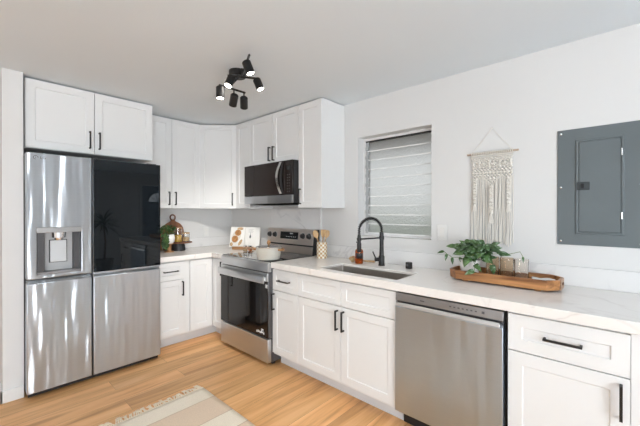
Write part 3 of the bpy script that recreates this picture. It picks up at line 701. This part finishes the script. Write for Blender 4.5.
# ------------------------------------------------------------------ macrame
mc = thing('macrame_hanging', 'cream knotted macrame wall hanging on a wooden dowel', 'wall hanging', (0, -3.224, 1.742), R)
rnd = random.Random(3); MWd = .127; yo = -.014
obj('dowel', MB().cyl((-.160, yo, 0), (.160, yo, 0), .0065, seg=12), pm('pale_dowel', (.50, .38, .29), .7), mc)
obj('hanging_cord', MB().tube([(-.128, yo, .004), (-.064, -.008, .085), (0, -.006, .168), (.062, -.008, .085), (.126, yo, .004)], .0016, 6).cyl((0, -.001, .168), (0, -.012, .168), .003, seg=8), CORD, mc)
m = MB()
nc = 24; xs = [-MWd+2*MWd*k/(nc-1) for k in range(nc)]
for x in xs:   # lark's head knots round the dowel
    m.tube([(x, yo+.0105*math.cos(a), .0105*math.sin(a)) for a in (2*PI*k/10 for k in range(10))], .0034, 5, closed=True)
for row in range(2): m.tube([(-MWd, yo-.006, -.016-.012*row)]+[(x, yo-.006+.002*math.sin(x*300), -.016-.012*row+.001*math.sin(x*500)) for x in xs]+[(MWd, yo-.006, -.016-.012*row)], .0048, 6)
def low(x): # lower border of the knotted net: three points
    return -.150-.085*max(0, 1-abs(x)/.050)-.055*max(0, 1-abs(abs(x)-.098)/.035)
# crossing diagonal cords
for k in range(-8, 17):
    for sg in (1, -1):
        xstart = sg*(-MWd+k*.0217) if sg == 1 else MWd-k*.0217
        P = []
        for t in range(40):
            z = -.034-.006*t; x = xstart+sg*.0062*t
            if abs(x) <= MWd and z >= low(x): P.append((x, yo+sg*.0025*math.cos(t*PI/1.75), z))
        if len(P) > 2: m.tube(P, .0040, 5)
for j in range(11):  # square knots where they meet
    for i in range(-6, 7):
        x = i*.0217+(.01085 if j % 2 else 0); z = -.040-j*.0195
        if abs(x) < MWd and z > low(x)+.004 and not (j in (2, 3) and abs((abs(x) % .065)-.0325) < .012): m.ball((x, yo-.004, z), .0075, .9, 8)
for k in range(4):  # four loops hanging in the net
    x = -.0975+k*.065; m.tube([(x+.019*math.cos(a), yo-.010, -.070+.024*math.sin(a)) for a in (2*PI*q/18 for q in range(18))], .0046, 6, closed=True)
    m.tube([(x+.019, yo-.010, -.035), (x+.021, yo-.010, -.070), (x+.018, yo-.010, -.105)], .004, 6)
obj('knotted_net', m, CORD, mc)
m = MB()
for k in range(36):
    x = -MWd+2*MWd*k/35+rnd.uniform(-.002, .002); z0_ = low(x)+.004; zb_ = -.600-rnd.uniform(-.012, .02)-.015*(x+MWd)/(2*MWd)
    dx = rnd.uniform(-.006, .006); dy = rnd.uniform(-.005, .004); P = [(x, yo+dy*.5, z0_)]
    for t in range(1, 6): P.append((x+dx*t/5+.0015*math.sin(k*2.1+t*1.7), yo+dy+.002*math.sin(t+k), z0_+(zb_-z0_)*t/5))
    m.tube(P, [.0028]*5+[.0036], 5)
obj('fringe', m, CORD, mc)
for x, z0_, z1_ in ((-.104, -.19, -.395), (0, -.225, -.475), (.104, -.19, -.400)):
    m = MB()
    for s_ in range(3): m.tube([(x+.0085*math.sin(t*.9+s_*2.09), yo-.012+.004*math.cos(1.8*t+s_), z0_+(z1_-z0_)*.72*t/26) for t in range(27)], .0046, 6)
    zt = z0_+(z1_-z0_)*.72; m.ball((x, yo-.012, zt), .0125, 1.1, 10)
    for s_ in range(7): m.tube([(x, yo-.012, zt), (x+(s_-3)*.0025, yo-.015, zt-.03), (x+(s_-3)*.0045, yo-.014, z1_-rnd.uniform(0, .01))], .003, 5)
    obj('tassel', m, CORD, mc)

# ------------------------------------------------------------------ leaves
def leaf(mb, p, d, nrm, L, W, curl=.25, heart=True):
    d = Vector(d).normalized(); nrm = Vector(nrm); s_ = d.cross(nrm)
    if s_.length < 1e-3: s_ = d.cross(Vector((.3, .9, .2)))
    s_.normalize(); nn = s_.cross(d).normalized(); p = Vector(p)
    prof = [(0, .10), (.06, .62), (.18, .95), (.35, 1.0), (.55, .82), (.75, .5), (.9, .2), (1, 0)] if heart else [(0, .1), (.2, .7), (.45, 1), (.7, .75), (.9, .3), (1, 0)]
    rows = []
    for u, w_ in prof:
        x = u-(.10 if heart and .03 < u < .3 else 0)*w_*.6
        c = p+d*(L*u)-nn*(curl*L*u*u); 
        lft = p+d*(L*x)-nn*(curl*L*u*u)+s_*(W*.5*w_)+nn*(.12*W*w_); rgt = p+d*(L*x)-nn*(curl*L*u*u)-s_*(W*.5*w_)+nn*(.12*W*w_)
        rows.append([mb.bm.verts.new(lft), mb.bm.verts.new(c), mb.bm.verts.new(rgt)])
    for i in range(len(rows)-1):
        for j in range(2): mb.face([rows[i][j], rows[i][j+1], rows[i+1][j+1], rows[i+1][j]])
def foliage(mb, name, mat, parent):
    o = obj(name, mb, mat, parent, 0, 180); sm = o.modifiers.new('solid', 'SOLIDIFY'); sm.thickness = .0006; return o

# ------------------------------------------------------------------ tray and its contents (long axis along the wall)
TX, TY = -.212, -3.337; TL, TW = .292, .114
ty = thing('wooden_tray', 'long acacia wood tray with clipped corners and small feet on the countertop', 'tray', (TX, TY, CT1), R)
def octo(hx, hy, c): return [(-hx+c, -hy), (hx-c, -hy), (hx, -hy+c), (hx, hy-c), (hx-c, hy), (-hx+c, hy), (-hx, hy-c), (-hx, -hy+c)]
m = MB(); z0_, z1_ = .010, .066
O0, O1, I1, I0 = octo(TL, TW, .055), octo(TL+.004, TW+.004, .055), octo(TL-.008, TW-.008, .050), octo(TL-.012, TW-.012, .050)
m.rings([[(x, y, z0_) for x, y in O0], [(x, y, z1_) for x, y in O1], [(x, y, z1_) for x, y in I1], [(x, y, z0_+.010) for x, y in I0]], cap=True)
TRAYX = wood('acacia_board', (.16, .055, .018), (.56, .27, .105), 'X', 1.1, .38)
obj('body', m, TRAYX, ty, .002)
obj('end_block', MB().extr([(-.06, .0115), (.06, .0115), (.06, .0640), (-.06, .0640)], 'x', TL+.004, TL+.008), TRAYE, ty, .001)
m = MB(); m.tube([(TL+.0085, .024*math.cos(a), .040+.006*math.sin(a)) for a in (2*PI*k/20 for k in range(20))], .0025, 6, closed=True); m.box(TL+.0075, TL+.009, -.02, .02, .036, .044)
obj('hand_slot', m, pm('dark_slot', (.14, .06, .03), .6), ty)
for x in (-TL+.09, TL-.11):
    for y in (-TW+.02, TW-.045): obj('foot', MB().box(x, x+.03, y, y+.025, 0, .0105), TRAYX, ty, .002)
def tray_pt(x, y, z=.0205): # local tray coordinates to the world
    return (TX+y, TY-x, CT1+z)
pp = thing('potted_pothos', 'trailing green pothos in a white pot standing on the wooden tray', 'potted plant', tray_pt(-.190, 0), R)
obj('pot', MB().lathe([(0, 0), (.045, 0), (.050, .004), (.064, .100), (.064, .108), (.058, .108), (.054, .094), (0, .092)], seg=40), WHITE, pp)
obj('soil', MB().lathe([(0, .0925), (.0535, .0945), (0, .098)]), SOIL, pp)
rnd = random.Random(11); lm = MB(); st = MB()
for k in range(95):
    a_ = rnd.uniform(0, 2*PI); el = rnd.uniform(-.45, 1.35); rad = rnd.uniform(.035, .088)
    c0 = Vector((.060, -.01, .158)); dr_ = Vector((math.cos(a_)*math.cos(el)*1.30, math.sin(a_)*math.cos(el)*.85, math.sin(el)*.90))
    p = c0+dr_*rad
    if p.y > .14 or (p.x < .015 and p.z < .135 and p.y < .03) or (p.x > .055 and p.z < .160 and p.y > -.03): continue
    L_ = rnd.uniform(.044, .078)
    leaf(lm, p, (dr_.x+rnd.uniform(-.5, .5), dr_.y+rnd.uniform(-.5, .3), rnd.uniform(-.8, .4)), (dr_.x*.6, dr_.y*.6-.6, dr_.z+.5), L_, L_*.74)
    if k % 3 == 0: st.tube([(0, 0, .095), tuple(c0+dr_*rad*.5), tuple(p)], .0015, 5)
vines = [([(-.02, -.01, .105), (-.05, -.04, .118), (-.09, -.06, .115), (-.125, -.06, .135), (-.150, -.05, .150)], [(4, (-.7, -.3, -.15)), (3, (-.2, -.4, -1)), (2, (.15, -.4, -1)), (1, (.6, -.4, -1))]),
         ([(-.02, .02, .11), (-.05, .0, .165), (-.085, -.02, .185)], [(2, (-1, -.2, .1))]),
         ([(0, 0, .11), (-.01, -.01, .19), (-.03, -.01, .225)], [(2, (.9, -.3, -.15)), (1, (-.6, -.3, .6))]),
         ([(.04, 0, .11), (.12, -.02, .150), (.18, -.02, .160), (.235, -.01, .162), (.285, .0, .178), (.30, 0, .150)], [(2, (1, -.2, .05)), (5, (.1, -.2, -1))]),
         ([(.03, -.04, .11), (.06, -.09, .09), (.065, -.118, .055)], [(2, (-.6, -.4, -.25)), (1, (.5, -.4, -.3))]),
         ([(.06, -.02, .11), (.12, -.05, .13), (.150, -.06, .095)], [(2, (.2, -.2, -1)), (1, (.6, -.3, .2))])]
for P, LL in vines:
    st.tube(P, .0018, 5)
    for i, d_ in LL: leaf(lm, P[i], d_, (.1, -.8, .6), (.036 if i == 5 else .046 if len(P) == 5 else .062), (.012 if i == 5 else .020 if len(P) == 5 else .034))
foliage(lm, 'foliage', LEAF, pp); obj('stem', st, STEM, pp)
def tumbler(label, x, y, mat, hgt=.130):
    t = thing('ribbed_tumbler', label, 'glass', tray_pt(x, y), R, 'ribbed tumblers on the wooden tray')
    m = MB(); n = 48; out = []
    def ringz(r, z, rib): return [((r+(rib if k % 2 else 0))*math.cos(2*PI*k/n), (r+(rib if k % 2 else 0))*math.sin(2*PI*k/n), z) for k in range(n)]
    m.rings([ringz(.030, 0, 0), ringz(.034, .008, .0016), ringz(.0375, hgt-.012, .0016), ringz(.0375, hgt, 0), ringz(.0352, hgt, 0), ringz(.0320, .012, 0), ringz(.02, .009, 0)])
    obj('glass', m, mat, t, 0, 60)
tumbler('ribbed amber tumbler half hidden by the pothos leaves', -.068, .052, AMBERG)
tumbler('ribbed amber tumbler between two other glasses on the tray', .012, .056, AMBERG)
tumbler('ribbed clear tumbler standing next to the folded napkin on the tray', .092, .052, pm('pale_glass', (.97, .94, .90), .03, trans=.97, ior=1.4))
m = MB()
nx_, ny_ = 14, 8; G = [[None]*(ny_+1) for _ in range(nx_+1)]
for lay, (dx, dy, sh) in enumerate(((0, 0, 0), (.006, -.004, .014))):
    V = [[m.bm.verts.new((-.055+.11*i/nx_+dx, -.045+.09*j/ny_+dy, .001+sh+.004*math.sin(i*.7+lay)*math.cos(j*.9)+.004)) for j in range(ny_+1)] for i in range(nx_+1)]
    for i in range(nx_):
        for j in range(ny_): m.face([V[i][j], V[i+1][j], V[i+1][j+1], V[i][j+1]])
o = obj('folded_napkin', m, LINEN); o.location = tray_pt(.205, -.005, .0225); o.rotation_euler = (0, 0, R+.15)
sm = o.modifiers.new('solid', 'SOLIDIFY'); sm.thickness = .012; sm.offset = 1
tag(o, 'white folded linen napkin lying in the wooden tray past the glasses', 'napkin')

# ------------------------------------------------------------------ utensil crock
cr = thing('utensil_crock', 'tan and white checked ceramic crock of wooden utensils beside the range', 'crock', (-.150, -1.790, CT1))
m = MB(); n = 32; rr_ = .050; hh_ = .150
uvl = m.bm.loops.layers.uv.new('UVMap')
for k in range(n):
    a0, a1 = 2*PI*k/n, 2*PI*(k+1)/n
    vs = [m.bm.verts.new((rr_*math.cos(a), rr_*math.sin(a), z)) for a, z in ((a0, 0), (a1, 0), (a1, hh_), (a0, hh_))]
    f_ = m.face(vs)
    for lp, (u, v) in zip(f_.loops, ((k/2, 0), ((k+1)/2, 0), ((k+1)/2, 8), (k/2, 8))): lp[uvl].uv = (u*1.0+.01, v*.999+.01)
bmesh.ops.remove_doubles(m.bm, verts=m.bm.verts, dist=1e-5)
m.lathe([(.0499, hh_), (.045, hh_), (.044, .008), (0, .008)]); m.lathe([(0, 0), (.0499, 0)])
obj('jar', m, checker_mat(), cr)
def utensil(name, label, base, tip, kind):
    base, tip = Vector(base), Vector(tip); d_ = tip-base; L_ = d_.length
    t = thing(name, label, 'utensil', tuple(Vector((-.150, -1.790, CT1))+base), 0)
    m = MB(); m.tube([(0, 0, 0), (0, 0, L_*.5), (0, 0, L_*.72)], [.0055, .005, .006], 8)
    q_ = Vector((0, 0, 1)).rotation_difference(d_.normalized()).to_matrix().to_4x4() @ Matrix.Rotation(math.radians(-42), 4, 'Z')
    obj('handle', m.xf(q_), WOODL, t)
    b2 = MB(); out = []
    pr = {'spoon': [(0, .006), (.2, .020), (.5, .028), (.8, .022), (.97, .008), (1, .001)], 'spatula': [(0, .006), (.2, .018), (.5, .024), (.9, .027), (1, .024)], 'paddle': [(0, .006), (.3, .022), (.6, .025), (.9, .018), (1, .010)]}[kind]
    for u, w_ in pr: out.append([(w_*math.cos(a), .0035*math.sin(a)+(.006*math.sin(u*PI) if kind == 'spoon' else 0), L_*.70+L_*.30*u) for a in (2*PI*k/14 for k in range(14))])
    b2.rings(out); obj('blade', b2.xf(q_), WOODL, t)
utensil('wooden_spoon', 'wooden spoon leaning towards the range in the checked crock', (.006, -.012, .012), (-.052, .050, .262), 'spoon')
utensil('wooden_spatula', 'pale wooden spatula standing upright in the middle of the checked crock', (.010, .012, .012), (.000, -.020, .268), 'spatula')
utensil('wooden_paddle', 'wooden paddle leaning towards the window in the checked crock', (-.010, .004, .012), (.028, -.050, .262), 'paddle')

# ------------------------------------------------------------------ pot on the range
dp = thing('dutch_oven', 'cream enamel dutch oven with wooden handles on the cooktop', 'cooking pot', (-.575, -1.525, .9102))
obj('pot', MB().lathe([(0, 0), (.090, 0), (.098, .006), (.112, .075), (.116, .110), (.112, .112), (.106, .075), (.094, .010), (0, .008)], seg=44), CREAM, dp)
lid = obj('lid', MB().lathe([(.114, .1125), (.117, .113), (.117, .117), (.09, .124), (.04, .128), (0, .129), (0, .126), (.09, .121)], seg=44), pm('lid_glass', (.30, .30, .30), .08, trans=.5), dp)
obj('lid_rim', MB().tube([(.1155*math.cos(a), .1155*math.sin(a), .115) for a in (2*PI*k/40 for k in range(40))], .0035, 6, closed=True), CHROME, lid)
obj('lid_knob', MB().lathe([(0, .129), (.008, .129), (.009, .138), (.017, .144), (.018, .152), (.010, .172), (0, .174)]), WOODM, lid)
for sg in (-1, 1):
    m = MB(); ax = Vector((.45, -.89, 0)).normalized()*sg; sd = Vector((-ax.y, ax.x, 0))
    P = [ax*.108+sd*.042, ax*.128+sd*.036, ax*.136+sd*.018, ax*.138, ax*.136-sd*.018, ax*.128-sd*.036, ax*.108-sd*.042]
    m.tube([tuple(p+Vector((0, 0, .092))) for p in P], .0095, 8); obj('handle', m, WOODM, dp)

# ------------------------------------------------------------------ cookbook on its stand
ph = math.radians(-52)
cb = thing('cookbook', 'open cookbook with food photographs propped on a wooden stand in the corner', 'book', (-.235, -.640, CT1+.022), ph)
tilt = Matrix.Translation((0, 0, .004)) @ Matrix.Rotation(-.26, 4, 'X')
def page_block(sx, th):
    m = MB(); rs_ = []
    for k in range(9):
        u = k/8; x = sx*(.003+.172*u); bow = -.012*math.sin(PI*min(1, u*1.3))*(1-u*.5)-.004*(1-u)
        rs_.append([(x, bow, .0), (x, bow, .235), (x, .006+.002*u, .235), (x, .006+.002*u, .0)])
    m.rings(rs_); return m
for sx in (-1, 1): obj('page_block', page_block(sx, .01).xf(tilt), PAPER, cb)
obj('cover', MB().box(-.180, .180, .0085, .0115, -.003, .240).xf(tilt), pm('cover_board', (.75, .72, .66), .6), cb)
def on_page(pts, off):
    return pts
def patch(name, poly, y, mat):
    m = MB(); m.extr(poly, 'y', y, y-.0006); return obj(name, m.xf(tilt), mat, cb)
ell = lambda cx_, cz_, a, b_, n=20, rot=0: [(cx_+a*math.cos(t)*math.cos(rot)-b_*math.sin(t)*math.sin(rot), cz_+a*math.cos(t)*math.sin(rot)+b_*math.sin(t)*math.cos(rot)) for t in (2*PI*k/n for k in range(n))]
patch('printed_plate', ell(-.095, .125, .050, .085, rot=-.35), -.0150, pm('printed_plate', (.70, .66, .60), .7))
patch('printed_food', ell(-.078, .165, .038, .036), -.0162, FOOD1); patch('printed_food', ell(-.110, .092, .038, .040), -.0162, FOOD1)
patch('printed_food', ell(-.055, .214, .036, .017), -.0150, FOOD2); patch('printed_food', ell(-.150, .030, .018, .022), -.0110, FOOD2); patch('printed_food', ell(-.045, .050, .016, .040, rot=-.5), -.0150, FOOD2)
patch('printed_sketch', ell(.070, .120, .010, .020), -.0160, GREYI); patch('printed_sketch', [(.067, .13), (.073, .13), (.071, .17), (.069, .17)], -.0160, GREYI)
m = MB()
for k in range(5): m.box(.045, .11-.01*(k % 3), -.0166, -.0160, .205-k*.009, .2075-k*.009)
obj('printed_text', m.xf(tilt), pm('pale_ink', (.5, .5, .5), .8), cb)
bs = thing('book_stand', 'small wooden book stand holding the open cookbook', 'book stand', (-.235, -.640, CT1), ph)
m = MB(); m.box(-.125, .125, -.050, .075, 0, .019); m.box(-.125, .125, -.050, -.038, .019, .036); obj('base', m, WOODM, bs, .002)
m = MB(); m.box(-.09, .09, .013, .025, .0, .185); m.xf(Matrix.Translation((0, .006, .0195)) @ Matrix.Rotation(-.26, 4, 'X')); obj('backrest', m, WOODM, bs, .002)
for i, (x, y, lb) in enumerate(((-.335, -.812, 'small clear glass spice jar in front of the cookbook, nearer the corner'), (-.300, -.852, 'small clear glass spice jar in front of the cookbook, nearer the range'))):
    j = thing('spice_jar', lb, 'jar', (x, y, CT1+.0003), 0, 'glass spice jars by the cookbook')
    obj('glass', MB().lathe([(0, 0), (.021, 0), (.023, .004), (.023, .040), (.018, .048), (.018, .052), (.0165, .052), (.0165, .047), (.0212, .039), (.0212, .006), (0, .004)]), CLEAR, j)
    obj('spice', MB().lathe([(0, .0045), (.0208, .0065), (.0208, .026), (0, .027)]), pm('spice', (.45, .14, .04) if i else (.55, .40, .22), .9), j)
    obj('lid', MB().lathe([(.0185, .050), (.0195, .053), (.0195, .064), (0, .065)]), CHROME, j)

# ------------------------------------------------------------------ cutting board, cake stand, jars, plant
cbd = thing('cutting_board', 'arched dark wood cutting board with ring handle leaning on the wall', 'cutting board', (-.800, -.060, CT1), 0)
m = MB(); half = .122
out = [(-half, 0), (half, 0), (half, .21)]+[(half*math.cos(a), .21+.115*math.sin(a)) for a in (math.radians(k*7.5) for k in range(1, 10))]
left = [(-x, z) for x, z in reversed(out[2:])]
neck = [(.026, .328), (.020, .345), (-.020, .345), (-.026, .328)]
poly = out+neck+left
m.extr(poly, 'y', 0, -.018)
m.tube([(.028*math.cos(a), -.009, .370+.032*math.sin(a)) for a in (2*PI*k/28 for k in range(28))], .0085, 8, closed=True)
m.xf(Matrix.Rotation(-.08, 4, 'X')); obj('board', m, WOODD, cbd, .003)
cbd2 = thing('cutting_board', 'lighter rectangular wood board leaning low behind the small plant', 'cutting board', (-1.05, -.060, CT1), 0)
m = MB(); m.extr([(-.10, 0), (.12, 0), (.12, .20), (.10, .215), (-.08, .215), (-.10, .20)], 'y', 0, -.014); m.xf(Matrix.Rotation(-.13, 4, 'X')); obj('board', m, WOODM, cbd2, .003)
cs = thing('cake_stand', 'dark wooden round cake stand on a black pedestal', 'cake stand', (-.770, -.200, CT1))
obj('pedestal', MB().lathe([(0, 0), (.072, 0), (.075, .004), (.068, .055), (.062, .083), (0, .083)], seg=40).xf(Matrix.Translation((-.035, 0, 0))), BLKP, cs)
obj('plate', MB().lathe([(0, .0832), (.108, .0832), (.114, .086), (.114, .094), (.110, .097), (0, .097)], seg=48), WOODD, cs)
def jar(label, x, y, r, h_, mat, fillmat, fill):
    j = thing('storage_jar', label, 'jar', (-.770+x, -.200+y, CT1+.0975))
    obj('glass', MB().lathe([(0, 0), (r-.003, 0), (r, .003), (r, h_), (r-.0022, h_), (r-.0022, .005), (0, .0035)], seg=32), CLEAR, j)
    obj('contents', MB().lathe([(0, .0042), (r-.003, .006), (r-.003, fill*.95), (r*.4, fill), (0, fill*.98)], seg=32), fillmat, j)
    obj('lid', MB().lathe([(0, h_+.0005), (r+.001, h_+.0005), (r+.001, h_+.014), (0, h_+.015)], seg=32), mat, j)
jar('taller glass jar of yellow pasta on the cake stand', -.045, -.010, .044, .150, WOODM, PASTA, .080)
jar('shorter wide glass jar of pale grain on the cake stand', .055, .010, .041, .088, WOODL, GRAIN, .048)
sp = thing('potted_ivy', 'small trailing ivy in a white pot beside the cake stand', 'potted plant', (-.945, -.265, CT1))
obj('pot', MB().lathe([(0, 0), (.036, 0), (.052, .020), (.058, .060), (.050, .098), (.044, .098), (.046, .080), (0, .078)], seg=32).xf(Matrix.Translation((.01, .0, .0925))), WHITE, sp)
obj('riser', MB().lathe([(0, 0), (.05, 0), (.05, .008), (.022, .014), (.022, .080), (.05, .088), (.05, .092), (0, .092)]).xf(Matrix.Translation((.01, 0, 0))), WOODM, sp)
rnd = random.Random(5); lm = MB(); st = MB()
for k in range(52):
    a_ = rnd.uniform(0, 2*PI); el = rnd.uniform(-.2, 1.3); rad = rnd.uniform(.04, .09)
    dr_ = Vector((math.cos(a_)*math.cos(el), math.sin(a_)*math.cos(el), math.sin(el)*.9)); p = Vector((-.01, 0, .215))+dr_*rad
    if p.y > .09 or (p.x > .02 and p.z < .21 and p.y < 0): continue
    leaf(lm, p, (dr_.x+rnd.uniform(-.4, .4), dr_.y-.2, rnd.uniform(-.8, .3)), (dr_.x*.4, -.6, .7), rnd.uniform(.032, .048), .030)
    if k % 3 == 0: st.tube([(0.01, 0, .17), tuple(p)], .0013, 5)
for k in range(26):
    t_ = k/26; x = -.065+rnd.uniform(-.025, .03)+.02*t_; z = .21-.150*t_
    leaf(lm, (x, -.055+rnd.uniform(-.02, .02), z), (rnd.uniform(-.6, .6), -.3, -1), (0, -1, .3), rnd.uniform(.03, .045), .030)
st.tube([(0, -.03, .18), (-.06, -.05, .15), (-.055, -.055, .03)], .0014, 5)
foliage(lm, 'foliage', LEAFD, sp); obj('stem', st, STEM, sp)

# ------------------------------------------------------------------ ceiling spotlight
cl = thing('ceiling_spotlight', 'black six-head ceiling spotlight with crossed bars', 'ceiling light', (-1.115, -1.85, CZ))
cc = Vector((-1.115, -1.85, CZ))
def L_(p): return Vector(p)-cc
obj('canopy', MB().lathe([(0, -.001), (.058, -.001), (.060, -.004), (.060, -.040), (.056, -.044), (0, -.044)], seg=40), BLK, cl)
import math as _m
def pix(u, v, z):
    # a point of the fitting at height z, measured from its photo position
    r_, up = (u-320)/328.17, -(v-213)/328.17
    dx = r_*math.cos(YAW)+math.sin(YAW); dy = -r_*math.sin(YAW)+math.cos(YAW); dz = up-PITCH
    t = (z-1.3396)/dz; return Vector((-2.4454+dx*t, -3.8756+dy*t, z))
zA, zB, zC = 2.272, 2.285, 2.205
hub = Vector((-1.15, -1.90, 0))
A0, A1 = Vector((-1.219, -1.888, zA)), Vector((-1.037, -2.004, zA))
B0, B1 = Vector((-1.276, -2.221, zB)), Vector((-1.132, -1.930, zB))
C0, C1 = Vector((-1.262, -1.852, zC)), Vector((-1.055, -1.857, zC))
def bar(p, q): obj('arm', MB().tube([L_(p), L_(q)], .0075, 4), BLK, cl)
bar(A0, A1); bar(B0, B1); bar(C0, C1)
obj('post', MB().tube([(-.02, -.03, -.04), (-.02, -.03, zA-CZ)], .007, 8).tube([L_((A0+A1)/2+Vector((-.03, 0, 0))), L_((C0+C1)/2+Vector((-.03, 0, 0)))], .006, 8).tube([L_(B1), L_(B1+Vector((0, 0, .05)))], .007, 8), BLK, cl)
def head(p, d_, power=9, drop=.035, cone=110):
    p = Vector(p); d_ = Vector(d_).normalized(); c0 = p+Vector((0, 0, -drop))
    a = c0-d_*.036; b_ = c0+d_*.048
    m = MB(); m.lathe([(0, -.036), (.022, -.036), (.0275, -.030), (.0275, .048), (.0245, .048), (.0240, .040), (0, .040)], seg=28)
    m.xf(Matrix.Translation(L_(c0)) @ d_.to_track_quat('Z', 'Y').to_matrix().to_4x4()); m.tube([L_(p), L_(c0-d_*.01)], .005, 8)
    hd = obj('lamp_head', m, BLK, cl)
    obj('lens', MB().tube([L_(b_-d_*.0075), L_(b_-d_*.0045)], [.0235, .0225], 20), BULB, hd)
    ld = bpy.data.lights.new('spot_beam', 'SPOT'); ld.energy = power; ld.spot_size = math.radians(cone); ld.spot_blend = 1.0; ld.shadow_soft_size = .05; ld.color = (1, .95, .88)
    lo_ = bpy.data.objects.new('spot_beam', ld); C.objects.link(lo_); lo_.location = b_+d_*.012; lo_.rotation_euler = d_.to_track_quat('-Z', 'Y').to_euler()
head(B0+(B1-B0)*.16, (.20, -.30, -.9), drop=.05); head(A1+(A0-A1)*.04, (.15, -.35, -.85)); head(A0+(A1-A0)*.08, (-.45, -.10, -.9), 3)
head(C0+(C1-C0)*.04, (-.05, -.10, -1), drop=.045); head(C0+(C1-C0)*.55, (.40, 1.15, -1.20), 30, drop=.07, cone=74); head(C1+(C0-C1)*.05, (.75, 1.05, -1.20), 30, drop=.068, cone=74)

# ------------------------------------------------------------------ rug
rg_ = thing('runner_rug', 'cream and tan striped woven runner rug with fringed end on the wood floor', 'rug', (-1.216, -1.545, 0))
m = MB(); nx_, ny_ = 20, 60; V = [[m.bm.verts.new((-.76*i/nx_, -1.9*j/ny_, .0075+.0007*math.sin(i*1.3+j*.8))) for j in range(ny_+1)] for i in range(nx_+1)]
for i in range(nx_):
    for j in range(ny_): m.face([V[i][j], V[i+1][j], V[i+1][j+1], V[i][j+1]])
o = obj('woven_field', m, RUG, rg_); sm = o.modifiers.new('solid', 'SOLIDIFY'); sm.thickness = .007; sm.offset = -1
rnd = random.Random(8); m = MB()
for k in range(58):
    x = -.006-.748*k/57; a_ = rnd.uniform(-.03, .03); l1 = rnd.uniform(.045, .075)
    m.ball((x, .006, .007), .006, .8, 8)
    for s_ in range(3): m.tube([(x, .004, .007), (x+a_*.5+(s_-1)*.004, .004+l1*.5, .006+rnd.uniform(0, .004)), (x+a_+(s_-1)*.008, .004+l1, .003)], .0022, 4)
obj('fringe', m, FRINGE, rg_)

# ------------------------------------------------------------------ plant mirrored in the refrigerator door
pl = thing('potted_dracaena', 'spiky dracaena in a grey planter reflected in the black refrigerator glass', 'potted plant', (-.45, -5.7, .012))
obj('planter', MB().lathe([(0, 0), (.12, 0), (.17, .34), (.155, .34), (.15, .30), (0, .30)]), TERRA, pl)
obj('trunk', MB().tube([(0, 0, .30), (.02, .01, .7), (-.01, 0, 1.12)], [.02, .016, .014], 10), WOODD, pl)
rnd = random.Random(2); lm = MB()
for k in range(60):
    a_ = rnd.uniform(0, 2*PI); el = rnd.uniform(-.3, 1.4)
    leaf(lm, (-.01, 0, 1.0+.14*rnd.random()), (math.cos(a_)*math.cos(el), math.sin(a_)*math.cos(el), math.sin(el)), (0, 0, 1), rnd.uniform(.26, .38), .035, .5, False)
foliage(lm, 'foliage', LEAFD, pl)
